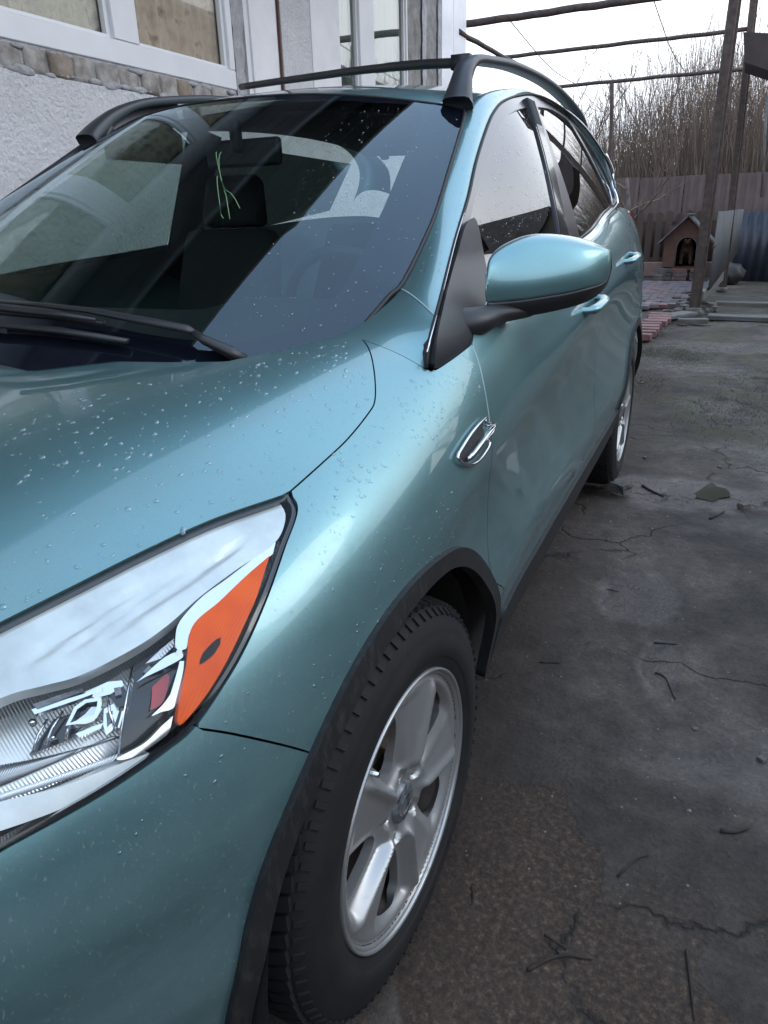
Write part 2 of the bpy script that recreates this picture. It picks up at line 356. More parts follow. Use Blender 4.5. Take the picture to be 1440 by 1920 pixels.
def sharp(o, a=.6):
    try: o.data.set_sharp_from_angle(angle=a)
    except Exception: pass
    return o

# ------------------------------------------------------------------ pixel -> ray of the calibrated camera (1440 x 1920 photograph)
def ray(px, py):
    d = _fw*CF+CR*(px-720)-CU*(py-960); return d/np.linalg.norm(d)
def at(px, py, ax, val):
    d = ray(px, py); return CC+d*((val-CC[ax])/d[ax])
def pix(Q):
    d = np.atleast_2d(Q)-CC; ww = d@_fw
    return np.stack([720+CF*(d@CR)/ww, 960-CF*(d@CU)/ww], -1)

def nspl(t):
    """cardinal natural cubic spline: returns f(x) -> weights matrix (len(x), len(t))"""
    t = np.array(t, float); n = len(t); h = np.diff(t); A = np.zeros((n, n)); B = np.zeros((n, n)); A[0, 0] = A[-1, -1] = 1
    for i in range(1, n-1):
        A[i, i-1] = h[i-1]; A[i, i] = 2*(h[i-1]+h[i]); A[i, i+1] = h[i]
        B[i, i-1] = 6/h[i-1]; B[i, i] = -6/h[i-1]-6/h[i]; B[i, i+1] = 6/h[i]
    Mm = np.linalg.solve(A, B)
    def f(x):
        x = np.atleast_1d(np.asarray(x, float)); x = np.clip(x, t[0], t[-1]); i = np.clip(np.searchsorted(t, x, 'right')-1, 0, n-2)
        hh = h[i]; a = (t[i+1]-x)/hh; b = 1-a; W = np.zeros((len(x), n)); r_ = np.arange(len(x))
        W[r_, i] += a; W[r_, i+1] += b
        W += ((a**3-a)*hh**2/6)[:, None]*Mm[i]+((b**3-b)*hh**2/6)[:, None]*Mm[i+1]
        return W
    return f
def cspl(t, v):
    """monotone (PCHIP-like) 1-D curve through points"""
    t = np.array(t, float); v = np.array(v, float); h = np.diff(t); dl = np.diff(v)/h; m_ = np.zeros(len(t))
    for i in range(1, len(t)-1):
        if dl[i-1]*dl[i] > 0:
            w1 = 2*h[i]+h[i-1]; w2 = h[i]+2*h[i-1]; m_[i] = (w1+w2)/(w1/dl[i-1]+w2/dl[i])
    m_[0] = dl[0]; m_[-1] = dl[-1]
    def f(x):
        x = np.asarray(x, float); i = np.clip(np.searchsorted(t, x, 'right')-1, 0, len(t)-2); hh = h[i]; s = np.clip((x-t[i])/hh, 0, 1)
        return (2*s**3-3*s**2+1)*v[i]+(s**3-2*s**2+s)*hh*m_[i]+(-2*s**3+3*s**2)*v[i+1]+(s**3-s**2)*hh*m_[i+1]
    return f
def crv(pts, step=6.):
    """Catmull-Rom through 2-D points"""
    p_ = [np.array(q, float) for q in pts]
    if len(p_) == 2:
        n = max(2, int(np.linalg.norm(p_[1]-p_[0])/step)+1); return [p_[0]+(p_[1]-p_[0])*i/(n-1) for i in range(n)]
    q = [2*p_[0]-p_[1]]+p_+[2*p_[-1]-p_[-2]]; o_ = []
    for i in range(1, len(q)-2):
        a, b, c, d = q[i-1:i+3]; n = max(1, int(np.linalg.norm(c-b)/step))
        for k in range(n):
            t = k/n; o_.append(.5*((2*b)+(-a+c)*t+(2*a-5*b+4*c-d)*t*t+(-a+3*b-3*c+d)*t**3))
    o_.append(p_[-1]); return o_
def crv3(pts, n=8):
    p_ = [np.array(q, float) for q in pts]; q = [2*p_[0]-p_[1]]+p_+[2*p_[-1]-p_[-2]]; o_ = []
    for i in range(1, len(q)-2):
        a, b, c, d = q[i-1:i+3]
        for k in range(n):
            t = k/n; o_.append(.5*((2*b)+(-a+c)*t+(2*a-5*b+4*c-d)*t*t+(-a+3*b-3*c+d)*t**3))
    o_.append(p_[-1]); return o_

# ------------------------------------------------------------------ surfaces
class Surf:
    """parametric surface; uv in metres-like units"""
    def pos(s, uv): raise NotImplementedError
    def nrm(s, uv):
        uv = np.atleast_2d(uv); e = 2e-3
        a = s.pos(uv+[e, 0])-s.pos(uv-[e, 0]); b = s.pos(uv+[0, e])-s.pos(uv-[0, e])
        n = np.cross(a, b)*s.sgn; return n/(np.linalg.norm(n, axis=1)[:, None]+1e-12)
    def prep(s, u, v):
        U, V = np.meshgrid(u, v, indexing='ij'); s._uv = np.stack([U.ravel(), V.ravel()], 1); s._P = s.pos(s._uv)
        nn = s.nrm(s._uv); vis = ((CC-s._P)*nn).sum(1) > 0
        s._uv = s._uv[vis]; s._px = pix(s._P[vis]); dd = (s._P[vis]-CC)@_fw; ok = dd > .1; s._uv = s._uv[ok]; s._px = s._px[ok]; s._dd = dd[ok]
    def hit(s, px, py):
        d2 = ((s._px-[px, py])**2).sum(1)+ (s._dd*1.0)**2; uv = s._uv[np.argmin(d2)].copy(); d = ray(px, py)
        best = uv.copy(); be = 1e9
        for _ in range(14):
            P0 = s.pos(uv[None])[0]; q = pix(P0)[0]; e = q-[px, py]; en = np.abs(e).max()
            if en < be: be = en; best = uv.copy()
            if en < .02: break
            h = 1e-4; J = np.stack([(pix(s.pos(uv[None]+[h, 0]))[0]-q)/h, (pix(s.pos(uv[None]+[0, h]))[0]-q)/h], 1)
            try: st = np.linalg.solve(J.T@J+np.eye(2)*1., -J.T@e)
            except Exception: break
            m_ = np.abs(st).max(); st = st*min(1, .08/m_) if m_ > 0 else st
            uv = uv+st
        if be > 3: print('HITMISS', type(s).__name__, px, py, round(be, 1), best)
        return best
    def px(s, pts, step=6.): return [s.hit(*q) for q in crv(pts, step)]

class Body(Surf):
    sgn = -1
    rows = [ # (y list, x list, z list)
     ([-.88,-.7,-.42,-.14,.2,.6,3.6], [0]*7, [.83,.90,.97,1.03,1.065,1.05,1.05]),
     ([-.88,-.7,-.42,-.14,.2,.6,3.6], [.14,.17,.23,.29,.33,.35,.35], [.825,.897,.968,1.03,1.067,1.05,1.05]),
     ([-.88,-.7,-.42,-.14,.1,.25,.6,1.5,3.1,3.6], [.28,.35,.46,.575,.64,.67,.69,.68,.60,.50], [.81,.885,.953,1.012,1.05,1.072,1.09,1.09,1.1,1.1]),
     ([-.88,-.7,-.42,-.14,.1,.25,.6,1.5,3.1,3.6], [.38,.46,.57,.69,.745,.76,.775,.77,.68,.56], [.775,.845,.912,.977,1.03,1.06,1.095,1.13,1.2,1.17]),
     ([-.88,-.7,-.435,-.29,-.14,.11,.25,.6,1,1.8,2.6,3.1,3.5,3.6], [.44,.53,.645,.72,.79,.815,.832,.846,.849,.838,.803,.755,.68,.63], [.735,.80,.872,.905,.934,.99,1.03,1.085,1.12,1.172,1.24,1.262,1.24,1.2]),
     ([-.88,-.7,-.435,-.29,-.14,.11,.25,.6,1,1.8,2.6,3.1,3.5,3.6], [.50,.62,.765,.82,.853,.87,.878,.888,.892,.886,.862,.82,.75,.70], [.68,.745,.815,.855,.885,.945,.985,1.03,1.065,1.118,1.165,1.18,1.165,1.13]),
     ([-.88,-.7,-.435,-.14,.25,.6,1,1.8,2.6,3.1,3.5,3.6], [.53,.67,.825,.893,.904,.908,.910,.908,.889,.848,.785,.735], [.62,.675,.745,.815,.925,.968,1.005,1.07,1.10,1.105,1.09,1.06]),
     ([-.88,-.7,-.435,-.14,.25,.6,1,1.8,2.6,3.1,3.5,3.6], [.545,.69,.848,.908,.917,.921,.923,.922,.906,.872,.81,.76], [.56,.605,.68,.75,.872,.912,.945,1.03,1.035,1.03,1.01,.99]),
     ([-.88,-.7,-.435,-.14,.25,.6,1,1.8,2.6,3.1,3.5,3.6], [.55,.695,.855,.914,.914,.9125,.912,.913,.912,.885,.825,.77], [.50,.54,.60,.655,.79,.82,.85,.92,.90,.92,.9,.89]),
     ([-.88,-.7,-.435,-.14,.25,.6,1,1.8,2.6,3.1,3.5,3.6], [.55,.695,.857,.918,.916,.913,.913,.914,.920,.90,.83,.77], [.44,.47,.50,.52,.62,.65,.66,.70,.70,.71,.7,.69]),
     ([-.88,-.7,-.435,-.14,.25,.6,1,1.8,2.6,3.1,3.5,3.6], [.54,.685,.853,.914,.918,.920,.921,.922,.925,.90,.82,.76], [.37,.385,.41,.42,.47,.555,.56,.56,.52,.5,.5,.5]),
     ([-.88,-.7,-.435,-.14,.25,.6,1,1.8,2.6,3.1,3.5,3.6], [.52,.665,.835,.893,.898,.902,.902,.903,.90,.87,.79,.73], [.30,.305,.31,.32,.36,.455,.46,.46,.42,.38,.4,.4]),
     ([-.88,-.7,-.435,-.14,.25,.6,1,1.8,2.6,3.1,3.5,3.6], [.49,.63,.80,.865,.882,.886,.886,.886,.88,.84,.75,.69], [.19,.19,.19,.19,.24,.35,.355,.36,.29,.24,.26,.27]),
    ]
    vk = [0,.30,.58,.69,.79,.88,.97,1.04,1.17,1.37,1.58,1.70,1.85]
    uk = [-.88,-.80,-.7,-.6,-.5,-.4,-.3,-.2,-.1,0,.1,.2,.3,.45,.6,.8,1.0,1.3,1.6,1.9,2.2,2.5,2.8,3.1,3.3,3.45,3.6]
    def __init__(s):
        s.fu = nspl(s.uk); s.fv = nspl(s.vk)
        X = np.stack([cspl(a, b)(np.array(s.uk)) for a, b, c in s.rows], 1); Z = np.stack([cspl(a, c)(np.array(s.uk)) for a, b, c in s.rows], 1)
        # light smoothing along u keeps reflections calm
        for A in (X, Z):
            for _ in range(3): A[1:-1] = .25*A[:-2]+.5*A[1:-1]+.25*A[2:]
        s.X, s.Z = X, Z
        s.prep(np.arange(-.88, 3.6, .03), np.arange(0, 1.85, .025))
    def pos(s, uv):
        uv = np.atleast_2d(uv); A = s.fu(uv[:, 0]); B = s.fv(uv[:, 1])
        x = np.einsum('ni,ij,nj->n', A, s.X, B); z = np.einsum('ni,ij,nj->n', A, s.Z, B)
        return np.stack([x, np.clip(uv[:, 0], -.88, 3.6), z], 1)
    def yz(s, y, z):
        lo, hi = .70, 1.85
        for _ in range(40):
            m_ = (lo+hi)/2
            if s.pos([[y, m_]])[0][2] > z: lo = m_
            else: hi = m_
        return np.array([y, lo])
    def yzs(s, pts, n=1): 
        return [s.yz(*q) for q in (crv(pts, .03) if n else pts)]

class Side(Surf):   # greenhouse flank x = G(y, z); uv = (y, z)
    sgn = 1
    def pos(s, uv):
        uv = np.atleast_2d(uv); y, z = uv[:, 0], uv[:, 1]
        q = np.maximum((z-1.05)/.5, 0); x = .85-.22*q**1.4
        x = x-.02*np.maximum((.6-y)/.4, 0)**2-.03*np.maximum(y-1.8, 0)**2
        ta = np.clip((1.50-y)/.75, 0, 1); ta = ta*ta*(3-2*ta); tb = np.clip((z-1.02)/.16, 0, 1); tb = tb*tb*(3-2*tb)
        x = x-.058*ta*tb
        return np.stack([x, y, z], 1)
    def __init__(s): s.sgn = 1; s.prep(np.arange(.1, 3.4, .03), np.arange(.95, 1.68, .02))
class Shield(Surf):  # windshield z = f(x, y); uv = (x, y)
    sgn = 1
    def pos(s, uv):
        uv = np.atleast_2d(uv); x, y = uv[:, 0], uv[:, 1]
        t = (y+.1)/1.08; zc = 1.04+.47*(y+.1)+.022*4*t*(1-t); ze = 1.12+.53*(y-.43)+.002
        zt = 1.545+(y-.98)*.40
        xe = np.where(y < .43, .712, .712-.158*(y-.43))
        return np.stack([x, y, zc-(zc-ze)*np.abs(x/xe)**2.3], 1)
    def __init__(s): s.prep(np.arange(-.72, .74, .03), np.arange(-.15, 1.2, .03))
BODY, SIDE, SHIELD = Body(), Side(), Shield()

def inside(poly, pts):
    poly = np.asarray(poly); x, y = pts[:, 0], pts[:, 1]; c = np.zeros(len(pts), bool); n = len(poly); j = n-1
    for i in range(n):
        xi, yi = poly[i]; xj, yj = poly[j]
        cond = ((yi > y) != (yj > y)) & (x < (xj-xi)*(y-yi)/(yj-yi+1e-15)+xi); c ^= cond; j = i
    return c
def segdist(poly, pts):
    poly = np.asarray(poly); a = poly; b = np.roll(poly, -1, 0); d = np.full(len(pts), 9.)
    for p0, p1 in zip(a, b):
        v = p1-p0; L2 = (v@v)+1e-15; t = np.clip(((pts-p0)@v)/L2, 0, 1); d = np.minimum(d, np.linalg.norm(pts-(p0+t[:, None]*v), axis=1))
    return d
def resample(loop, step):
    loop = [np.array(q, float) for q in loop]; o_ = []
    n = len(loop)
    for i in range(n):
        a, b = loop[i], loop[(i+1) % n]; l = np.linalg.norm(b-a)
        if l < 1e-5: continue
        k = max(1, int(round(l/step)))
        for j in range(k): o_.append(a+(b-a)*j/k)
    r_ = [o_[0]]
    for q in o_[1:]:
        if np.linalg.norm(q-r_[-1]) > step*.25: r_.append(q)
    if np.linalg.norm(r_[0]-r_[-1]) < step*.25: r_.pop()
    return r_
def inset(loop, d):
    P_ = np.array(loop); A = .5*np.sum(P_[:, 0]*np.roll(P_[:, 1], -1)-np.roll(P_[:, 0], -1)*P_[:, 1]); sg = 1 if A > 0 else -1
    e = np.roll(P_, -1, 0)-P_; e /= np.linalg.norm(e, axis=1)[:, None]+1e-12; n = np.stack([-e[:, 1], e[:, 0]], 1)*sg
    m_ = n+np.roll(n, 1, 0); m_ /= np.linalg.norm(m_, axis=1)[:, None]+1e-9
    return list(P_+m_*d)
def panel(name, surf, loop, mt, parent, holes=(), grid=.02, gap=.0, thick=.012, off=0., mirror=False, step=None, center_open=False, fn=None, cnorm=True):
    step = step or grid
    loops = [resample(loop, step)]+[resample(h, step) for h in holes]
    if gap: loops = [inset(loops[0], gap)]+[inset(h, -gap) for h in loops[1:]]
    A = np.array(loops[0]); lo, hi = A.min(0), A.max(0)
    gx = np.arange(lo[0]+grid*.37, hi[0], grid); gy = np.arange(lo[1]+grid*.31, hi[1], grid)
    pts = np.array([(a, b) for a in gx for b in gy]) if len(gx) and len(gy) else np.zeros((0, 2))
    if len(pts):
        ok = inside(loops[0], pts) & (segdist(loops[0], pts) > grid*.4)
        for h in loops[1:]: ok &= ~inside(h, pts) & (segdist(h, pts) > grid*.4)
        pts = pts[ok]
    vs = []; es = []
    for l in loops:
        b = len(vs); vs += [tuple(q) for q in l]; es += [(b+i, b+(i+1) % len(l)) for i in range(len(l))]
    nb = len(vs); vs += [tuple(q) for q in pts]
    ov, oe, of, a_, b_, c_ = delaunay_2d_cdt([Vector(q) for q in vs], es, [], 0, 1e-7)
    V = np.array([tuple(q) for q in ov]); F = np.array([tuple(f) for f in of if len(f) == 3])
    cen = V[F].mean(1); ok = inside(loops[0], cen)
    for h in loops[1:]: ok &= ~inside(h, cen)
    F = F[ok]
    Pn = surf.pos(V); Nn = surf.nrm(V)
    if fn is not None: Pn = fn(V, Pn, Nn)
    Pn = Pn+Nn*off
    # orientation
    fn_ = np.cross(Pn[F[:, 1]]-Pn[F[:, 0]], Pn[F[:, 2]]-Pn[F[:, 0]]); flip = (fn_*Nn[F[:, 0]]).sum(1) < 0
    F[flip] = F[flip][:, ::-1]
    verts = list(Pn); faces = [tuple(map(int, f)) for f in F]; nmain = len(verts)
    norms = list(Nn)
    if thick:
        for li, l in enumerate(loops):
            la = np.array(l); P0 = surf.pos(la); N0 = surf.nrm(la)
            if fn is not None: P0 = fn(la, P0, N0)
            P0 = P0+N0*off
            b = len(verts); verts += list(P0)+list(P0-N0*thick); k = len(l)
            outn = np.roll(P0, -1, 0)-np.roll(P0, 1, 0); outn = np.cross(outn, N0); outn /= np.linalg.norm(outn, axis=1)[:, None]+1e-12
            ar_ = .5*np.sum(la[:, 0]*np.roll(la[:, 1], -1)-np.roll(la[:, 0], -1)*la[:, 1]); osg = np.sign(ar_)*surf.sgn*(1 if li == 0 else -1); outn = outn*osg
            norms += list(outn)+list(outn)
            faces += [((b+i, b+(i+1) % k, b+k+(i+1) % k, b+k+i) if osg < 0 else (b+k+i, b+k+(i+1) % k, b+(i+1) % k, b+i)) for i in range(k)]
    if mirror:
        b = len(verts); verts = verts+[np.array((-q[0], q[1], q[2])) for q in verts]; norms = norms+[np.array((-q[0], q[1], q[2])) for q in norms]
        faces = faces+[tuple(b+i for i in f[::-1]) for f in faces]
    me = mesh(verts, faces, name)
    nn_ = np.array(norms); ln = np.empty(len(me.loops), 'i'); me.loops.foreach_get('vertex_index', ln)
    o = link(name, me, mt, parent, True)
    if cnorm: me.normals_split_custom_set([tuple(nn_[i]) for i in ln])
    else: sharp(o, .9)
    return o
# ================================================================== THE CAR
car = empty('parked_car', (0, 1.37, 0))
tag(car, 'teal green compact SUV with rain drops on its paint, parked beside the white house wall', 'car')
_inv = Matrix.Translation((0, -1.37, 0))
def part(o, name=None):
    if name: o.name = name
    o.matrix_parent_inverse = Matrix.Identity(4)
    return o
CARP = []           # parts are modelled in world coordinates and shifted under the car at the end
def bp(o): CARP.append(o); return o

# key curves (pixels of the photograph, cast on the surfaces)
hood_rear = [(0, 664), (220, 677), (400, 678), (450, 672), (560, 648), (645, 625)]
hood_cut = [(645, 625), (672, 631), (692, 655), (702, 700), (703, 750), (690, 776), (650, 825), (600, 872), (545, 921)]
lamp_top = [(541, 921), (530, 929), (400, 974), (270, 1033), (130, 1103), (0, 1168)]
lamp_low = [(541, 921), (557, 956), (533, 1027), (502, 1116), (462, 1209), (422, 1280), (364, 1364), (311, 1409), (222, 1471), (133, 1524), (0, 1596)]
u0 = -.86
B = BODY
hr = B.px(hood_rear); hc = B.px(hood_cut); lt = B.px(lamp_top); ll = B.px(lamp_low)
vL = lt[-1][1]
# extend the lamp edges forward beyond the picture
lt_ext = [lt[-1], np.array([-.60, lt[-1][1]-.01]), np.array([-.74, lt[-1][1]-.03]), np.array([-.80, lt[-1][1]-.05])]
ll_ext = [ll[-1], np.array([-.66, ll[-1][1]+.0]), np.array([-.76, ll[-1][1]-.05]), np.array([-.80, lt[-1][1]+.02])]
print('lamp uv', lt[-1], ll[-1], ll[6], hc[-1])
ARCF, ARCR = .432, .440
def arc(cy, cz, r, a0, a1, n=40): return [(cy+r*math.cos(math.radians(a0+(a1-a0)*i/n)), cz+r*math.sin(math.radians(a0+(a1-a0)*i/n))) for i in range(n+1)]

hood_loop = [(u0, 0.)]+[(u0+(hr[0][0]-u0)*i/6, 0.) for i in range(1, 6)]+[(hr[0][0]-.01, 0.)]+hr+hc[1:]+lt[1:]+lt_ext[1:]+[(u0, lt_ext[-1][1])]
bp(panel('hood', B, hood_loop, 'paint', car, grid=.022, gap=.0013, mirror=True))

seam_fb = B.px([(370, 1366), (430, 1375), (500, 1390), (560, 1405), (612, 1422)])
k_seam = min(range(len(ll)), key=lambda i: abs(ll[i]-seam_fb[0]).sum())
yzp = lambda L_: B.yzs(L_, 0)
aF = arc(0, .345, ARCF, 150, 20)        # front arch, from the front seam over the top to behind
ph = B.pos([seam_fb[-1]])[0]; a_seam = math.degrees(math.atan2(ph[2]-.345, ph[1])); print('seam arch pt', ph, a_seam, math.hypot(ph[1], ph[2]-.345))
door_cut = B.px([(797, 692), (815, 694), (850, 672), (885, 645)])
cut2 = B.px([(885, 645), (897, 680), (909, 730), (917, 780), (922, 830)])
cp = B.pos([cut2[-1]])[0]; print('door cut', cp)
cut3 = yzp(crv([(cp[1], cp[2]), (cp[1]+.015, .75), (cp[1]+.03, .60), (.462, .52), (.47, .458)], .04))
top_join = B.px([(645, 625), (690, 640), (745, 662), (797, 690)])
aF_f = yzp(arc(0, .345, ARCF, 16, a_seam, 50))
fender = hc[::-1][0:]      # from lamp tip up to hood corner
fl = [q for q in hc[::-1]]+top_join[1:]+door_cut[1:]+cut2[1:]+cut3[1:]+aF_f+seam_fb[::-1][1:]+[q for q in ll[:k_seam+1]][::-1]
bp(panel('front_fender', B, fl, 'paint', car, grid=.02, gap=.0013))
bl = ll[k_seam:]+ll_ext[1:]+[(u0, ll_ext[-1][1])]+[(u0, 1.2), (u0, 1.69)]+yzp([(-.7, .305), (-.5, .31)])+yzp(arc(0, .345, ARCF, 186, a_seam, 14))+seam_fb[::-1]
bp(panel('front_bumper', B, bl, 'paint', car, grid=.02, gap=.0012))
# right-hand flank: fender and bumper of the far side in one shell
far = panel('far_side_panel', B, [(u0, lt_ext[-1][1]), (-.5, .80), (-.1, .79), (.25, .76), (3.55, .76), (3.55, 1.69), (2.3, 1.69), (2.25, 1.4), (2.69, 1.12), (3.1, 1.4), (3.13, 1.69), (.5, 1.69), (.42, 1.4), (0, 1.15), (-.42, 1.4), (-.45, 1.69), (u0, 1.69)][:5]+[(3.55, 1.69), (u0, 1.69)], 'paint', car, grid=.06, step=.06, thick=0)
for v_ in far.data.vertices: v_.co.x *= -1
far.data.flip_normals(); bp(far)

# doors
BT = [(1100, 445), (1130, 402)]
belt = lambda y: float(cspl([.2, .6, 1, 1.8, 2.3, 2.7, 3.0, 3.1], [1.045, 1.095, 1.128, 1.178, 1.235, 1.262, 1.285, 1.30])(y))-.02
cutFR = [(1.515, .462), (1.535, .60), (1.56, .85), (1.565, 1.0), (1.56, 1.14)]   # front / rear door cut
cutRQ = [(2.268, .475), (2.28, .60), (2.35, .74), (2.47, .84), (2.60, .93), (2.70, 1.05), (2.745, 1.22)]
fd = yzp([(.472, .458)]) 
fdoor = cut3[::-1]+cut2[::-1][1:]+[B.yz(y, belt(y)-.0) for y in (.45, .6, .8, 1.0, 1.2, 1.4, 1.555)]+yzp(crv(cutFR[::-1], .04))[1:]+[B.yz(y, .462) for y in (1.3, 1.0, .7)]
bp(panel('front_door', B, fdoor, 'paint', car, grid=.022, gap=.0013))
rdoor = yzp(crv(cutFR, .04))+[B.yz(y, belt(y)) for y in (1.7, 1.9, 2.1, 2.3, 2.5, 2.7)]+yzp(crv(cutRQ[::-1], .04))[1:]+[B.yz(y, .465) for y in (2.2, 1.9, 1.7)]
bp(panel('rear_door', B, rdoor, 'paint', car, grid=.022, gap=.0013))
TL = [(3.20, 1.225), (3.32, 1.235), (3.5, 1.22), (3.5, 1.06), (3.40, 1.10), (3.28, 1.16)]
qp = yzp(crv(cutRQ, .04))+[B.yz(y, belt(y)) for y in (2.8, 2.9, 3.0, 3.1)]+yzp([(3.2, 1.262)])+[(3.35, B.yz(3.2, 1.25)[1]), (3.52, B.yz(3.2, 1.25)[1])]+yzp([(3.55, .9), (3.55, .62), (3.4, .60), (3.15, .58)])+yzp(arc(2.69, .345, ARCR, 30, 166, 50))
bp(panel('rear_quarter_panel', B, qp, 'paint', car, grid=.022, gap=.0013))
rb = yzp([(3.10, .575), (3.4, .595), (3.55, .615), (3.55, .42), (3.4, .40), (3.1, .39)])+yzp(arc(2.69, .345, ARCR, 6, 29, 8))
bp(panel('rear_bumper', B, rb, 'paint', car, grid=.03, gap=.0015))
bp(panel('tail_lamp', B, yzp(TL), 'red_lens', car, grid=.02, off=.006, thick=.03))

# cladding: arches and sill, proud of the paint
def clad(name, loop, off=.010): return bp(panel(name, B, loop, 'cladding', car, grid=.018, off=off, thick=.022))
clad('front_wheel_arch_trim', yzp(arc(0, .345, ARCF+.004, 187, 1, 60))+yzp([(.428, .338), (.405, .336)])+yzp(arc(0, .345, .404, 1, 200, 60)))
clad('rear_wheel_arch_trim', yzp(arc(2.69, .345, ARCR+.004, 4, 176, 60))+yzp([(2.252, .36), (2.28, .335)])+yzp(arc(2.69, .345, .408, 178, 4, 60)))
clad('sill_trim', [B.yz(y, .461) for y in (.474, .8, 1.2, 1.6, 2.0)]+yzp([(2.262, .47), (2.258, .37)])+[B.yz(y, .362) for y in (2.0, 1.6, 1.2, .8, .44)], .010)
# inner liners, floor pan, nose cap (dark)
m = MB()
for cy in (0, 2.69):
    for sx in (1, -1):
        pr = [(cy+.40*math.cos(a), .345+.40*math.sin(a)) for a in np.linspace(-.35, math.pi+.35, 26)]
        m.add([(sx*.872, y, z) for y, z in pr]+[(sx*.58, y, z) for y, z in pr], [(i, i+1, 27+i, 26+i) for i in range(25)])
        m.add([(sx*.58, y, z) for y, z in pr], [tuple(range(26))])
m.box((0, 1.35, .24), (1.6, 3.4, .05)); m.box((0, 1.35, .45), (1.62, 1.75, .4)); m.box((0, 3.3, .45), (1.3, .3, .35)); m.box((0, -.62, .5), (.9, .35, .5))
m.box((0, .30, .78), (1.2, .06, .5)); 
bp(m.build('underbody', 'liner', car, smooth=False))
m = MB(); m.box((0, -.868, .52), (.9, .02, .3)); bp(m.build('front_grille', 'black', car, smooth=False, bevel=.004))
m = MB(); m.box((0, 3.50, .85), (1.1, .20, .75)); bp(m.build('tailgate', 'paint', car, bevel=.05, bseg=4))

# ---- A pillar + cantrail strip
SIDE_px = lambda L_: [SIDE.pos([SIDE.hit(*q)])[0] for q in L_]
Dfront = [(797, 690), (799, 655), (808, 620), (827, 550), (852, 450), (877, 370), (890, 310), (905, 260), (920, 220), (940, 192), (970, 180), (1000, 178)]
D3 = SIDE_px(Dfront)+[np.array(q) for q in [(.600, 2.1, 1.612), (.598, 2.5, 1.603), (.608, 2.85, 1.567), (.638, 3.06, 1.50), (.675, 3.15, 1.42), (.705, 3.12, 1.325)]]
Wpx = [(645, 625), (700, 590), (750, 545), (790, 470), (820, 400), (850, 300), (868, 240), (875, 205)]
I3 = [SHIELD.pos([SHIELD.hit(*q)])[0] for q in Wpx]
for q, v_ in zip(Wpx, I3): print('W', q, np.round(v_, 3))
I3[0] = .5*(I3[0]+B.pos([hr[-1]])[0])
roofI = [(.600, 1.20, 1.525), (.595, 1.35, 1.558), (.595, 1.7, 1.597), (.585, 2.1, 1.617), (.575, 2.5, 1.617), (.56, 2.85, 1.595), (.555, 3.1, 1.55), (.56, 3.3, 1.48), (.60, 3.40, 1.36)]
I3 = I3+[np.array(q) for q in roofI]
def resarc(P3, n, w=None):
    c = np.array(crv3(P3, 12)); d = np.concatenate([[0], np.cumsum(np.linalg.norm(np.diff(c, axis=0), axis=1))]); t = (d[-1]*np.linspace(0, 1, n)) if w is None else d[-1]*w
    return np.stack([np.interp(t, d, c[:, k]) for k in range(3)], 1)
def smooth(A, k=2):
    for _ in range(k): A[1:-1] = .25*A[:-2]+.5*A[1:-1]+.25*A[2:]
    return A
# pair the two curves by windshield-top (875,205) <-> (932,202)
nA, nB_ = 44, 60
I1 = resarc(I3[:8], nA); I2 = resarc(I3[7:], nB_); Dk = SIDE_px([(930, 204)])[0]
D1 = resarc(D3[:9]+[Dk], nA); D2 = resarc([Dk]+D3[9:], nB_)
IC = smooth(np.concatenate([I1, I2[1:]])); DC = smooth(np.concatenate([D1, D2[1:]]))
NN, MM = len(IC), 15
def unit(a): return a/(np.linalg.norm(a, axis=-1, keepdims=True)+1e-12)
tI = unit(np.gradient(IC, axis=0)); tD = unit(np.gradient(DC, axis=0))
ch = DC-IC; cl = np.linalg.norm(ch, axis=1)[:, None]
nS = np.array([SIDE.nrm([[q[1], q[2]]])[0] for q in DC]); nW = np.array([SHIELD.nrm([[q[0]*.97, min(q[1], 1.12)]])[0] for q in IC])
k0 = np.clip((np.arange(NN)-nA)/10., 0, 1)[:, None]; nW = unit(nW*(1-k0)+np.array([.10, 0, 1.])*k0)
hI = unit(np.cross(tI, nW)); hI *= np.sign((hI*ch).sum(1))[:, None]
hD = unit(np.cross(tD, nS)); hD *= np.sign((hD[20:24].mean(0)*[0, -1, .6]).sum())
G_ = np.zeros((NN, MM, 3))
nM = unit(nW+nS+np.array([0, -.25, .25])*(1-k0)); bul = (.105*(1-k0)+.16*k0)
for _ in range(6): nM[1:-1] = .25*nM[:-2]+.5*nM[1:-1]+.25*nM[2:]
for j in range(MM):
    s_ = j/(MM-1); G_[:, j] = (1-s_)*IC+s_*DC+nM*cl*bul*4*s_*(1-s_)
# blend the foot into the fender
base_uv = [B.hit(*q) for q in [(645+(797-645)*j/(MM-1), 625+(690-625)*j/(MM-1)+ (8*math.sin(math.pi*j/(MM-1))*-0.5)) for j in range(MM)]]
tj = B.px([(645, 625), (690, 640), (745, 662), (797, 690)], 2.); tj = np.array(tj); dj = np.concatenate([[0], np.cumsum(np.linalg.norm(np.diff(tj, axis=0), axis=1))])
base_uv = np.stack([np.interp(np.linspace(0, dj[-1], MM), dj, tj[:, k]) for k in range(2)], 1)
P0 = B.pos(base_uv); 
KB = 9
P1 = B.pos(base_uv+[.05, 0]); T0 = (P1-P0)
for j in range(MM):
    PK = G_[KB, j]; TK = (G_[KB+2, j]-G_[KB, j]); L_ = np.linalg.norm(PK-P0[j])
    t0 = T0[j]/np.linalg.norm(T0[j])*L_; t1 = TK/np.linalg.norm(TK)*L_
    for i in range(KB):
        s_ = i/KB; h00, h10, h01, h11 = 2*s_**3-3*s_**2+1, s_**3-2*s_**2+s_, -2*s_**3+3*s_**2, s_**3-s_**2
        G_[i, j] = h00*P0[j]+h10*t0+h01*PK+h11*t1
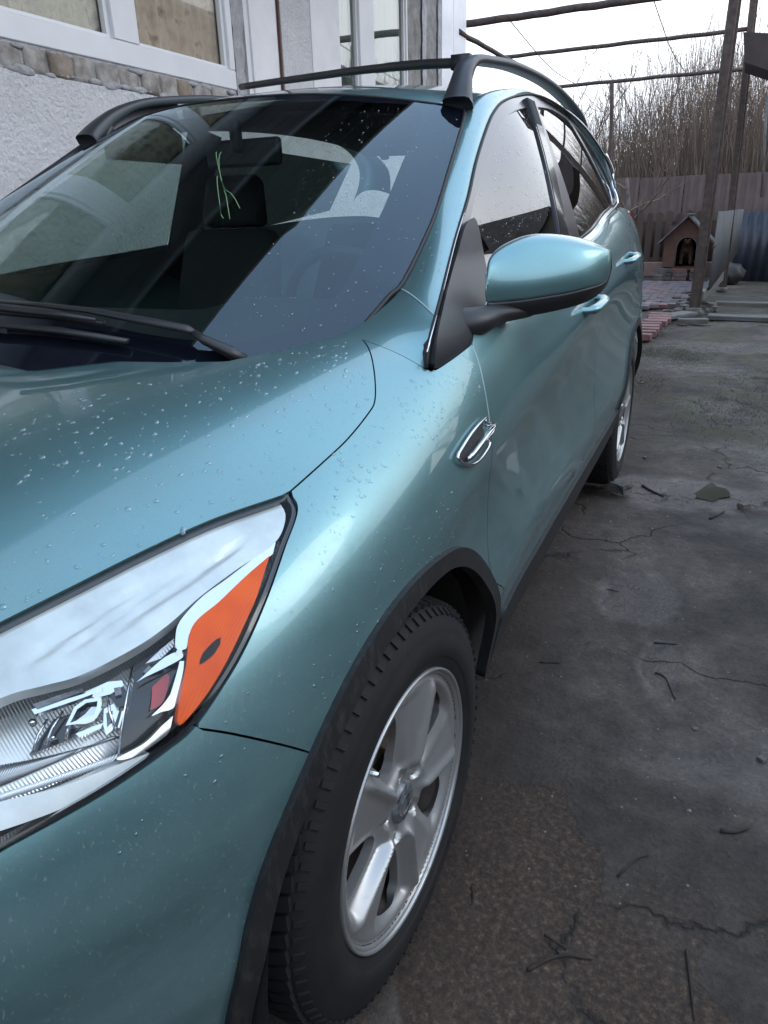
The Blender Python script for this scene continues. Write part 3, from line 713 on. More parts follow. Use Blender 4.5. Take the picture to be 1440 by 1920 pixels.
for i in range(KB+1):      # keep both edges on their curves
    for j in range(MM):
        s_ = j/(MM-1); w0, w1 = (1-s_)**3, s_**3; f_ = min(1, i/3)
        G_[i, j] = G_[i, j]+f_*(w0*(IC[i]-G_[i, 0] if j else 0)+ (w1*(DC[i]-G_[i, MM-1]) if j < MM-1 else 0))
    G_[i, 0] += min(1, i/3)*(IC[i]-G_[i, 0]); G_[i, MM-1] += min(1, i/3)*(DC[i]-G_[i, MM-1])
m = MB(); m.grid(G_)
o = m.build('windshield_pillar', 'paint', car); 
me = o.data
if me.polygons[len(me.polygons)//2].normal.x < 0: me.flip_normals()
bp(o)
m = MB(); m.grid(G_*[-1, 1, 1]); o = m.build('far_windshield_pillar', 'paint', car)
if o.data.polygons[len(o.data.polygons)//2].normal.x > 0: o.data.flip_normals()
bp(o)

# roof
RO = []
yI = IC[nA-1:]
for k in range(len(yI)-12):
    e = yI[k]; u_ = k/(len(yI)-13); row = []
    for a in np.linspace(-1, 1, 31):
        yc = .98+(3.32-.98)*(e[1]-yI[0][1])/(yI[len(yI)-13][1]-yI[0][1]); 
        zc = float(cspl([.98, 1.1, 1.3, 1.7, 2.2, 2.8, 3.32], [1.545, 1.572, 1.604, 1.640, 1.655, 1.635, 1.58])(yc)); f = abs(a)**2.2
        row.append((a*e[0], e[1]*a*a+yc*(1-a*a), e[2]*f+zc*(1-f)))
    RO.append(row)
m = MB(); m.grid(np.array(RO)); o = m.build('roof_panel', 'paint', car)
if o.data.polygons[300].normal.z < 0: o.data.flip_normals()
bp(o)
# roof lining underneath
m = MB(); m.grid(np.array(RO)-[0, -.0, .035]); bp(m.build('roof_lining', 'seat', car))

# ---- windshield
wl = [SHIELD.hit(*q) for q in crv([(735, 556), (750, 545), (768, 515), (790, 470), (820, 400), (850, 300), (868, 240), (873, 215), (873, 203), (862, 199)], 12)]
wl = [np.array(q)-[.004, 0] for q in wl]
bot = [np.array(q) for q in crv([(0, -.06), (.3, -.05), (.5, -.02), (.62, .04), (.67, .15), (.685, .28)], .03)]
SH_T = [(x, .98+.16*(x/.6)**2-.004) for x in np.linspace(.56, 0, 12)]
half = bot+[q for q in wl]+[np.array(q) for q in SH_T]
full = half+[np.array((-q[0], q[1])) for q in half[::-1][1:-1]]
ws = panel('windshield', SHIELD, full, 'windshield_glass', car, grid=.035, thick=0, step=.03); bp(ws)
frit_in = [(0, .06), (.3, .07), (.45, .10), (.56, .17), (.615, .28), (.625, .40), (.60, .60), (.565, .80), (.535, .98), (.52, 1.04), (.49, 1.065)]+[(x, .98+.16*(x/.6)**2-.035) for x in (.4, .3, .2, .1, 0)]
fi = [np.array(q) for q in crv(frit_in, .03)]; fi = fi+[np.array((-q[0], q[1])) for q in fi[::-1][1:-1]]
bp(panel('windshield_border', SHIELD, full, 'frit', car, holes=[fi], grid=.035, thick=0, step=.03, off=-.003))
m = MB(); e3 = SHIELD.pos(np.array([q for q in bot[-3:]]+wl+[np.array(SH_T[0])])); m.tube(e3+[.001, 0, .001], .0045, 6)
m.tube(e3*[-1, 1, 1], .0045, 6); 
tp = SHIELD.pos(np.array(SH_T)); tp = np.concatenate([tp, tp[::-1][1:]*[-1, 1, 1]]); m.tube(tp, .003, 6)
bp(m.build('windshield_seal', 'rubber', car))
# far side edge moulding
m = MB(); m.tube(IC[4:nA+2]*[-1, 1, 1]+[-.006, 0, .012], .013, 6); bp(m.build('far_pillar_moulding', 'black', car))
# cowl
cg = []
for x in np.linspace(-.70, .70, 41):
    ax = abs(x); yf = float(cspl([0, .2, .43, .58, .61, .65, .70], [-.07, -.06, -.05, -.01, .015, .11, .28])(ax)); yb = yf+.20
    zf = B.pos([[yf, B.vk[0]]])[0][2]-.03; yb = yf+.13; cg.append([(x, yf, 1.005+.04*(ax/.7)**4), (x, yf+.06, 1.005+.04*(ax/.7)**4), (x, yb, SHIELD.pos([[x, yb]])[0][2]-.035)])
m = MB(); m.grid(np.array(cg)); bp(m.build('cowl_panel', 'black', car, solid=.004))

# ---- wipers
def sh(px_, py_, off=.02):
    uv = SHIELD.hit(px_, py_); return SHIELD.pos([uv])[0]+SHIELD.nrm([uv])[0]*off
m = MB(); wa = [sh(458, 676, .0), sh(430, 668, .01), sh(385, 655, .02), sh(368, 646, .024)]
m.tube(wa, [.017, .017, .013, .010], 8, flat=.6); 
wb = [sh(366, 645, .024), sh(352, 640, .026), sh(270, 624, .026), sh(180, 607, .026), sh(90, 598, .028), sh(0, 592, .03)]
m.tube(wb, [.009, .014, .013, .010, .008, .006], 8, flat=.5)
m.tube([sh(200, 618, .012), sh(100, 606, .014), sh(20, 600, .015), sh(-160, 590, .015)], .006, 6); 
bp(m.build('wiper', 'black', car, bevel=0))
m = MB(); m.tube([sh(243, 651, .012), sh(120, 633, .014), sh(0, 622, .015), sh(-200, 600, .015)], [.008, .010, .009, .007], 8, flat=.6)
m.tube([sh(190, 628, .03), sh(110, 616, .03), sh(0, 604, .03)], [.003, .006, .006], 6)
bp(m.build('wiper', 'black', car))

# ---- side glazing on SIDE
Sx = SIDE
def D_uv(i0=0, i1=None): return [np.array((q[1], q[2])) for q in crv3(D3[i0:i1], 6)]
duv = [np.array((q[1], q[2])) for q in DC[::2]]
beltL = [np.array((y, belt(y)+.015)) for y in np.arange(3.05, .3, -.08)]
frame_loop = duv+[np.array((3.06, 1.295))]+beltL
fg_top = [(900, 405), (912, 350), (925, 300), (940, 255), (955, 225), (972, 207), (993, 201)]
g1 = Sx.px([(880, 420), (887, 388), (902, 330), (918, 280), (935, 240), (952, 216), (972, 205), (994, 201)])+Sx.px([(994, 201), (1012, 262), (1030, 335), (1043, 400), (1050, 442), (1054, 470)])[1:]
pb = g1[-1]; g1 = g1+[np.array((y, belt(y)+.022)) for y in np.linspace(pb[0]-.03, .42, 12)]
g1 = [np.array(q) for q in g1]
rg = [(1030, 205), (1050, 213), (1075, 236), (1085, 262), (1100, 310), (1113, 365), (1121, 408)]
g2t = [np.array(q) for q in crv([(1.82, 1.565), (2.1, 1.585), (2.42, 1.58), (2.47, 1.56), (2.60, 1.42), (2.68, 1.30), (2.70, 1.262)], .03)]
g2b = [np.array(q) for q in crv([(2.66, belt(2.66)+.022), (2.3, belt(2.3)+.022), (1.9, belt(1.9)+.022), (1.62, belt(1.62)+.022)], .05)]
g2 = g2t+g2b+[np.array(q) for q in crv([(1.625, 1.20), (1.70, 1.40), (1.80, 1.55)], .03)]
g3_ = [np.array(q) for q in crv([(2.53, 1.572), (2.8, 1.54), (2.98, 1.47), (3.07, 1.38), (3.06, 1.31), (2.95, 1.29), (2.74, 1.268), (2.68, 1.40), (2.56, 1.55)], .03)]
bp(panel('door_frame', Sx, frame_loop, 'frame', car, holes=[g1, g2, g3_], grid=.03, step=.02, off=.0, thick=.02))
fw_ = panel('front_door_window', Sx, g1, 'tinted_glass', car, grid=.03, off=-.006, thick=0); bp(fw_)
bp(panel('rear_door_window', Sx, g2, 'tinted_glass', car, grid=.03, off=-.006, thick=0))
bp(panel('rear_quarter_window', Sx, g3_, 'tinted_glass', car, grid=.03, off=-.006, thick=0))
# black pillar cover between the doors
pc = Sx.px([(995, 200), (1014, 262), (1032, 335), (1045, 400), (1053, 455)]); pc2 = Sx.px([(1066, 440), (1055, 390), (1040, 320), (1022, 255), (1003, 202)])
bp(panel('door_pillar_cover', Sx, pc+[np.array((pc2[0][0], belt(pc2[0][0])+.01))]+pc2, 'gloss_black', car, grid=.03, off=.0015, thick=.006))
m = MB(); m.tube(DC+nS*.002, .0035, 6); bp(m.build('door_frame_seal', 'rubber', car))
m = MB()
ct = [np.array((Sx.pos([[y, belt(y)+.012]])[0])) for y in np.arange(.95, 3.04, .07)]; cc_ = [q+np.array((.008, 0, -.002)) for q in ct]
cc_ += [Sx.pos([[3.10, 1.31]])[0]+[.006, 0, 0], Sx.pos([[3.135, 1.36]])[0]+[.006, 0, 0], np.array((.685, 3.15, 1.42)), np.array((.655, 3.09, 1.49))]
m.tube(crv3(cc_, 3), .0065, 8, flat=.7)
m.tube([q+np.array((.004, -.004, .0)) for q in D1[1:22]], .0018, 6)
bp(m.build('chrome_window_trim', 'chrome', car))
lg = []
for y in np.arange(.30, 3.16, .05):
    a_ = B.pos([B.yz(y, belt(y))])[0]; b_ = SIDE.pos([[y, belt(y)+.018]])[0]; lg.append([a_+[0, 0, -.012], a_, a_*.5+b_*.5+[0, 0, .004], b_+[-.01, 0, 0]])
m = MB(); m.grid(np.array(lg)); o = m.build('belt_ledge', 'paint', car); bp(o)
if o.data.polygons[60].normal.z < 0: o.data.flip_normals()
# mirror sail
sail = Sx.px([(802, 690), (806, 655), (812, 625), (830, 552), (856, 450), (868, 420), (880, 412), (889, 432), (896, 470), (906, 520), (905, 560), (893, 610), (886, 642), (850, 668), (818, 688)], 10)
bp(panel('mirror_sail', Sx, sail, 'cladding' if 0 else 'black', car, grid=.03, off=.012, thick=.02))
# pale bead painted for the light reflected in the door gap
m = MB()
def bodyp(px_, py_, off=.0): uv = B.hit(px_, py_); return B.pos([uv])[0]+B.nrm([uv])[0]*off
m.tube([bodyp(*q, -.001) for q in crv([(886, 648), (898, 680), (909, 730), (917, 782), (918, 815)], 8)], .0016, 5)
bp(m.build('door_gap_glint', 'seam', car))
def stripp(s_, t_):   # point of the pillar strip; s_ along, t_ across
    i = int(s_); return G_[i, int(round(t_*(MM-1)))]
m = MB()
best = lambda q: min(((np.hypot(*(pix(G_[i, j])[0]-q)), i, j) for i in range(nA) for j in range(MM)))
pa = best(np.array((752, 546)))[1:]; pb_ = best(np.array((803, 592)))[1:]
pts = []
for k in range(MM): 
    i = pa[0]+(pb_[0]-pa[0])*(k/(MM-1)); i0_ = int(i); f = i-i0_; pts.append(G_[i0_, k]*(1-f)+G_[min(i0_+1, NN-1), k]*f+[.0, -.0003, .0006])
m.tube(pts, .0015, 5); bp(m.build('pillar_seam_bead', 'seam', car))

# ---- roof rails
def railp(sx):
    m = MB(); c = [(.586, 1.055, 1.482), (.584, 1.10, 1.520), (.580, 1.18, 1.568), (.574, 1.28, 1.606), (.568, 1.42, 1.632), (.562, 1.7, 1.664), (.558, 2.1, 1.680), (.552, 2.5, 1.674), (.545, 2.9, 1.645), (.54, 3.1, 1.60), (.54, 3.2, 1.54)] if sx < 0 else [(.586, 1.115, 1.503), (.584, 1.14, 1.540), (.578, 1.19, 1.590), (.572, 1.27, 1.622), (.567, 1.42, 1.642), (.562, 1.7, 1.668), (.558, 2.1, 1.683), (.552, 2.5, 1.676), (.545, 2.9, 1.645), (.54, 3.1, 1.60), (.54, 3.2, 1.54)]
    c = crv3(c, 6); k = len(c)
    n = 12; ring = []
    for i, q in enumerate(c):
        t = unit(c[min(i+1, k-1)]-c[max(i-1, 0)]); a = np.array([1., 0, 0]); b = np.cross(t, a); b = unit(b)
        wd = .025+.014*max(0, 1-i/10.); th = .013+.016*max(0, 1-i/16.)
        for j in range(n):
            an = 2*math.pi*j/n; ca, sa = math.cos(an), math.sin(an)
            ring.append(q+a*wd*np.sign(ca)*abs(ca)**.6+b*th*np.sign(sa)*abs(sa)**.6)
    f = [(i*n+j, i*n+(j+1) % n, (i+1)*n+(j+1) % n, (i+1)*n+j) for i in range(k-1) for j in range(n)]+[tuple(range(n)), tuple(range((k-1)*n, k*n))]
    m.add(np.array(ring)*[sx, 1, 1], f); return m
r1 = bp(railp(1).build('roof_rail', 'rail', car)); r2_ = bp(railp(-1).build('roof_rail', 'rail', car))
m = MB(); m.tube(crv3([(.586, 1.098, 1.487), (.586, 1.112, 1.500), (.585, 1.135, 1.520)], 4), [.036, .040, .042, .042, .042, .041, .040, .039, .038], 12, flat=.36)
m = MB(); m.tube(crv3([(-.585, 1.075, 1.478), (-.585, 1.105, 1.497), (-.585, 1.14, 1.53)], 5), .032, 10, flat=.6)
bp(m.build('rail_foot', 'black', car))
m = MB(); ys_ = np.linspace(1.13, 1.50, 12); zt_ = np.interp(ys_, [1.055, 1.10, 1.18, 1.28, 1.42, 1.7], [1.482, 1.520, 1.568, 1.606, 1.632, 1.664])
m.grid(np.array([[(-.575, y, z), (-.575, y, 1.44)] for y, z in zip(ys_, zt_)])); bp(m.build('rail_web', 'rail', car, solid=.02))
# cross bar between the rails
m = MB(); cb = [at(860, 118, 1, 1.24), at(790, 121, 1, 1.32), at(720, 127, 1, 1.42), at(650, 135, 1, 1.53), at(600, 142, 1, 1.62), at(520, 153, 1, 1.76), at(452, 163, 1, 1.88)]
m.tube(crv3(cb, 5), [.0125]*10+[.0115]*21, 10); m.box(tuple(at(868, 118, 1, 1.25)), (.05, .05, .034))
bp(m.build('roof_cross_bar', 'black', car))

# ---- mirror
def mirror():
    X = []   # station: pixel column tops etc., each at its own depth y
    st = [ # y, top, crease, cap bottom, housing bottom (pixels)
     (.500, (914, 512), (914, 522), (915, 566), (917, 590)),
     (.505, (917, 488), (917, 505), (918, 567), (922, 597)),
     (.520, (935, 465), (935, 500), (938, 566), (940, 598)),
     (.545, (975, 447), (975, 497), (980, 562), (980, 594)),
     (.570, (1015, 442), (1015, 494), (1020, 556), (1022, 587)),
     (.600, (1060, 445), (1060, 488), (1063, 549), (1062, 578)),
     (.635, (1103, 454), (1103, 480), (1105, 539), (1100, 566)),
     (.670, (1132, 465), (1132, 474), (1130, 531), (1125, 550)),
     (.690, (1143, 473), (1144, 479), (1140, 520), (1137, 533)),
     (.705, (1146, 486), (1147, 490), (1146, 502), (1145, 508))]
    for i, (y, tp_, cr_, cb_, hb) in enumerate(st):
        e = min(1, [0.5, .75, .92, 1, 1, 1, .95, .8, .55, .2][i])
        dp = .115*e
        T = at(*tp_, 1, y+.05*e); Cc = at(*cr_, 1, y+.004); Cb = at(*cb_, 1, y); H = at(*hb, 1, y+.022*e)
        mid = (Cc+Cb)/2+[0, -.007, 0]
        r_ = [Cb*.0+H, (H+Cb)/2+[0, -.006*e, 0], Cb, mid, Cc, (Cc+T)/2+[0, -.006*e, .006*e], T, T+[0, dp-.06*e, -.006*e], (T+H)/2+[0, dp-.05*e, 0], H+[0, dp-.05*e, .012*e]]
        X.append(r_)
    return np.array(X)
MX = mirror()
fu = nspl(np.arange(10)); fv = nspl(np.arange(11)); U_ = np.linspace(0, 9, 46)
MXc = np.concatenate([MX, MX[:, :1]], 1)
def mgrid(v0, v1, n): 
    return np.einsum('ui,vj,ijk->uvk', fu(U_), fv(np.linspace(v0, v1, n)), MXc)
for nm, v0, v1, n, mt, off in (('mirror_cap', 2, 7, 26, 'paint', 0), ('mirror_lower_cover', 0, 1.96, 10, 'black', -.0)):
    G2 = mgrid(v0, v1, n); m = MB(); m.grid(G2); 
    if nm == 'mirror_cap':
        for k in (0, -1):
            loop = G2[k]; c = loop.mean(0); m.add(list(loop)+[c], [(i, i+1, len(loop)) for i in range(len(loop)-1)])
    o = m.build(nm, mt, car, solid=.003)
    if o.data.polygons[45*3+5].normal.y > 0: o.data.flip_normals()
    bp(o)
G2 = mgrid(6.9, 10, 12); m = MB(); m.grid(G2); bp(m.build('mirror_housing', 'black', car))
m = MB(); loop = mgrid(2, 10, 30)[0]; c = loop.mean(0); m.add(list(loop)+[c+[-.004, 0, 0]], [(i, i+1, len(loop)) for i in range(len(loop)-1)])
bp(m.build('mirror_inner_face', 'black', car))
m = MB()
A0, A1, A2, A3 = at(866, 616, 1, .43)+[-.05, 0, 0], at(893, 606, 1, .46)+[-.012, 0, 0], at(925, 590, 1, .52), at(985, 583, 1, .60)
c_ = crv3([A0, A1, A2, A3], 6); k_ = len(c_); m.tube(c_, [.052-.026*(i/(k_-1))**.8 for i in range(k_)], 14, flat=[.95-.45*(i/(k_-1))**.6 for i in range(k_)])
bp(m.build('mirror_arm', 'black', car))

# ---- door handles
def handle(y, z):
    uv = B.yz(y, z); P_ = B.pos([uv])[0]; m = MB()
    m.tube(crv3([P_+[-.01, -.10, -.008], P_+[.022, -.085, -.006], P_+[.034, -.03, 0], P_+[.034, .04, .004], P_+[.022, .085, .006], P_+[-.01, .10, .008]], 5), [.012]*5+[.016]*16+[.012]*5, 10, flat=.75)
    return m
for y, z, dn in ((1.30, 1.005, 'front_door'), (2.18, 1.075, 'rear_door')):
    par = [o for o in CARP if o.name == dn][0]
    handle(y, z).build('door_handle', 'paint', par)

# ---- fender vent
def offB(loop_px, mt, name, off, thick, holes=(), parent=None, grid=.008, step=4.):
    return panel(name, B, B.px(loop_px, step), mt, parent or car, holes=[B.px(h, step) for h in holes], grid=grid, off=off, thick=thick, step=grid)
vo_ = [(904, 785), (891, 798), (876, 817), (861, 840), (852, 857), (858, 867), (870, 872), (884, 870), (897, 858), (909, 840), (913, 828), (910, 824), (904, 826), (917, 812), (922, 797), (918, 794), (907, 797), (904, 785)]
vi_ = [(902, 793), (893, 803), (880, 820), (866, 842), (859, 856), (863, 863), (871, 866), (881, 864), (891, 855), (901, 842), (906, 832), (901, 831), (896, 827), (905, 812), (903, 800)]
vt = [bodyp(x, y, .006) for x, y in crv(vo_, 4)]; m = MB(); m.tube(vt, .0027, 8, caps=False); vent = bp(m.build('fender_vent', 'chrome', car))
offB(vi_, 'mesh_black', 'vent_mesh', .002, .006, parent=vent)
m = MB(); vb = [bodyp(x, y, .009) for x, y in crv([(868, 861), (880, 848), (896, 827), (908, 811), (919, 798)], 4)]; m.tube(vb, [.0035]*2+[.0052]*(len(vb)-4)+[.0045]*2, 10, flat=.6); m.build('vent_bar', 'chrome', vent)

# ---- headlight
q3 = lambda L_: [(x/2.25, 880+y/2.25) for x, y in L_]
def lampP(name, z3, mt, off, thick=.004, parent=None, holes=(), grid=.012): 
    return panel(name, B, B.px(q3(z3), 8), mt, parent, holes=[B.px(q3(h), 8) for h in holes], grid=grid, off=off, thick=thick, step=grid)
lens_l = [q for q in ll[:]][0:]+ll_ext[1:]+lt_ext[::-1][1:]+lt[::-1][1:-1]
lens_l = inset(resample(lens_l, .012), .0035)
hl = bp(panel('headlight', B, lens_l, 'lamp_lens', car, grid=.015, off=.001, thick=0))
# black rim between lens and body
bp_ = panel('lamp_rim', B, inset(resample(lens_l, .012), -.0035), 'gloss_black', hl, holes=[inset(resample(lens_l, .012), .0015)], grid=.012, off=-.006, thick=.03, step=.01)
panel('lamp_bowl', B, lens_l, 'bowl', hl, grid=.02, off=-.085, thick=0)
GRV = [B.px(q3(g_), 6) for g_ in ([(70, 815), (330, 640), (600, 470), (820, 370), (930, 320)], [(235, 772), (450, 620), (700, 450), (940, 340), (1060, 265)], [(400, 715), (640, 540), (860, 400), (1085, 225)])]
def groove(V, P_, N_):
    d_ = np.zeros(len(V))
    for g_ in GRV:
        g_ = np.array(g_); n_ = len(g_); dd = np.full(len(V), 9.); tt = np.zeros(len(V))
        for k in range(n_-1):
            v_ = g_[k+1]-g_[k]; L2 = v_@v_+1e-12; t = np.clip(((V-g_[k])@v_)/L2, 0, 1); q = np.linalg.norm(V-(g_[k]+t[:, None]*v_), axis=1); m__ = q < dd; dd = np.where(m__, q, dd); tt = np.where(m__, (k+t)/(n_-1), tt)
        d_ = d_+.0034*np.exp(-(dd/.0042)**2)*np.sin(np.pi*np.clip(tt, 0, 1))**.6
    return P_-N_*d_[:, None]
panel('sky_sheen_panel', B, B.px(q3([(-260, 1080), (0, 942), (180, 892), (330, 850), (550, 742), (700, 642), (850, 512), (1000, 402), (1165, 290), (1212, 190), (1196, 132), (1150, 118), (900, 205), (650, 318), (350, 472), (0, 640), (-260, 775)]), 8), 'silver', hl, grid=.004, step=.006, off=-.012, thick=.02, fn=groove, cnorm=False)  # ribbed upper panel, its pale colour painted for sky reflected on the lens
lampP('amber_reflector', [(1143, 352), (1040, 440), (930, 545), (812, 655), (790, 820), (757, 1075), (850, 990), (960, 815), (1080, 555)], 'amber', -.006, .012, hl, grid=.008)
lampP('amber_stain', [(935, 703), (915, 712), (860, 770), (846, 818), (858, 815), (905, 778), (935, 730)], 'mesh_black', -.0052, 0, hl, grid=.005)
lampP('chrome_bezel', [(1172, 285), (1120, 320), (960, 440), (850, 520), (760, 620), (742, 690), (748, 740), (790, 740), (812, 655), (930, 545), (1040, 440), (1160, 335)], 'chrome', -.012, .012, hl, grid=.008)
lampP('chrome_bezel', [(765, 790), (785, 790), (760, 985), (690, 1020), (650, 1035), (700, 985), (730, 940)], 'chrome', -.016, .012, hl, grid=.008)
lampP('dark_pocket', [(560, 760), (740, 640), (790, 740), (785, 790), (755, 1010), (740, 1060), (600, 1180), (520, 1225), (540, 1000)], 'gloss_black', -.045, .01, hl)
lampP('chrome_bezel', [(575, 870), (700, 760), (785, 735), (780, 765), (720, 800), (610, 850)], 'chrome', -.022, .02, hl, grid=.008)
lampP('marker_lens', [(650, 880), (725, 820), (715, 960), (655, 1000)], 'red_lens', -.036, .004, hl, grid=.008)
lampP('chrome_bezel', [(745, 1040), (730, 1110), (690, 1150), (570, 1222), (500, 1225), (620, 1160), (700, 1080)], 'chrome', -.014, .01, hl, grid=.008)
lampP('lower_silver_band', [(-260, 1480), (0, 1400), (250, 1345), (500, 1255), (660, 1205), (520, 1310), (300, 1430), (0, 1535), (-260, 1600)], 'silver', -.014, .03, hl)
lampP('clear_reflector', [(-260, 1050), (0, 942), (330, 850), (545, 745), (555, 900), (545, 1100), (500, 1225), (250, 1330), (0, 1398), (-260, 1470)], 'bowl', -.06, .01, hl)
def lampS(name, z3, mt, off, thick=.004, parent=None, holes=(), grid=.012):   # straight-edged facet
    st_ = lambda L_: [B.hit(*q) for q in q3(L_)]
    return panel(name, B, st_(z3), mt, parent, holes=[st_(h) for h in holes], grid=grid, off=off, thick=thick, step=grid)
# ribbed strip
for k in range(44):
    x = -180+k*15.5; y0 = 1392-(x)*.30 if x > 0 else 1392-x*.30; m = MB(); a = (x, 1390-.27*max(x, 0)-.27*min(x, 0)); b = (x+34, a[1]-50)
    P_ = []
    for q in (a, b):
        uv = B.hit(q[0]/2.25, 880+q[1]/2.25); P_.append(B.pos([uv])[0]+B.nrm([uv])[0]*-.035)
    m.tube(P_, .0011, 5); m.build('lens_rib', 'chrome', hl)
# fine flutes of the bowl, projector ring, bulb shield
m = MB()
for k in range(46):
    x = -60+k*13; a, b = (x, 1180+.0*x), (x-60, 1300-.25*x); P_ = []
    for t in (0, .5, 1):
        q = (a[0]+(b[0]-a[0])*t, a[1]+(b[1]-a[1])*t-.12*x); uv = B.hit(q[0]/2.25, 880+q[1]/2.25); P_.append(B.pos([uv])[0]+B.nrm([uv])[0]*-.058)
    m.tube(P_, .0012, 4)
tag(m.build('bowl_flutes', 'chrome_dull', hl), kind='stuff')
lampS('reflector_recess', [(80, 1150), (125, 1075), (185, 985), (300, 950), (415, 925), (300, 1060), (290, 1078), (225, 1108)], 'gloss_black', -.052, .012, hl)
FAC = [([(105, 968), (330, 905), (420, 872), (415, 892), (300, 932), (120, 990)], 'chrome', -.030), ([(112, 948), (240, 905), (335, 880), (330, 897), (130, 966)], 'worn_cap', -.028), ([(335, 885), (440, 842), (505, 838), (515, 862), (455, 900), (385, 915)], 'chrome', -.036),
       ([(455, 862), (505, 850), (535, 900), (525, 955), (490, 965), (460, 915)], 'gloss_black', -.040), ([(470, 875), (500, 870), (508, 905), (480, 912)], 'worn_cap', -.034), ([(300, 1072), (385, 1040), (430, 1030), (420, 1058), (320, 1092)], 'chrome', -.044),
       ([(505, 985), (538, 970), (530, 1070), (500, 1095), (488, 1050)], 'gloss_black', -.040), ([(515, 990), (526, 985), (512, 1075), (503, 1070)], 'chrome', -.034), ([(425, 955), (475, 930), (500, 975), (480, 1075), (452, 1098), (430, 1040)], 'chrome', -.046), ([(440, 985), (470, 975), (468, 1030), (450, 1050)], 'worn_cap', -.040),
       ([(545, 768), (620, 722), (735, 640), (748, 700), (742, 735), (660, 800), (578, 868)], 'gloss_black', -.044), ([(610, 765), (680, 700), (735, 655), (738, 690), (680, 745)], 'bowl', -.036), ([(600, 800), (625, 770), (650, 790), (640, 815)], 'worn_cap', -.038)]
for pl, mt_, of_ in FAC: lampS('reflector_facet', pl, mt_, of_, .008, hl, grid=.008)
lampS('bulb_shield', [(262, 1052), (298, 968), (345, 935), (418, 925), (422, 960), (402, 1022), (345, 1040)], 'chrome', -.026, .016, hl, holes=[[(282, 1040), (312, 978), (352, 950), (402, 944), (400, 968), (388, 1006), (335, 1022)]], grid=.006)
lampS('bulb_cap', [(305, 1020), (345, 990), (372, 958), (398, 960), (385, 1000), (345, 1012)], 'chrome_dull', -.034, .012, hl, grid=.006)
for (cx_, cy_, rr_) in ((195, 1085, .0035), (98, 1008, .0045)):
    uv = B.hit(cx_/2.25, 880+cy_/2.25); P_ = B.pos([uv])[0]; n_ = B.nrm([uv])[0]; m = MB()
    m.lathe([(0, rr_), (rr_*.6, rr_*.8), (rr_, rr_*.3), (rr_*1.05, .0001)], 16)
    R_ = Vector((1, 0, 0)).rotation_difference(Vector(n_)).to_matrix().to_4x4(); o = m.build('bulb', 'chrome', hl)
    o.data.transform(Matrix.Translation(P_-n_*.044) @ R_)
for a, b in (((170, 1000), (110, 1140)), ((240, 965), (165, 1122)), ((300, 945), (260, 1098)), ((550, 770), (525, 1215)), ((440, 900), (500, 1080))):
    m = MB(); P_ = []
    for t in (0, .5, 1):
        q = (a[0]+(b[0]-a[0])*t-12*math.sin(math.pi*t), a[1]+(b[1]-a[1])*t); uv = B.hit(q[0]/2.25, 880+q[1]/2.25); P_.append(B.pos([uv])[0]+B.nrm([uv])[0]*-.040)
    m.tube(P_, .0015, 6); m.build('reflector_fin', 'chrome', hl)

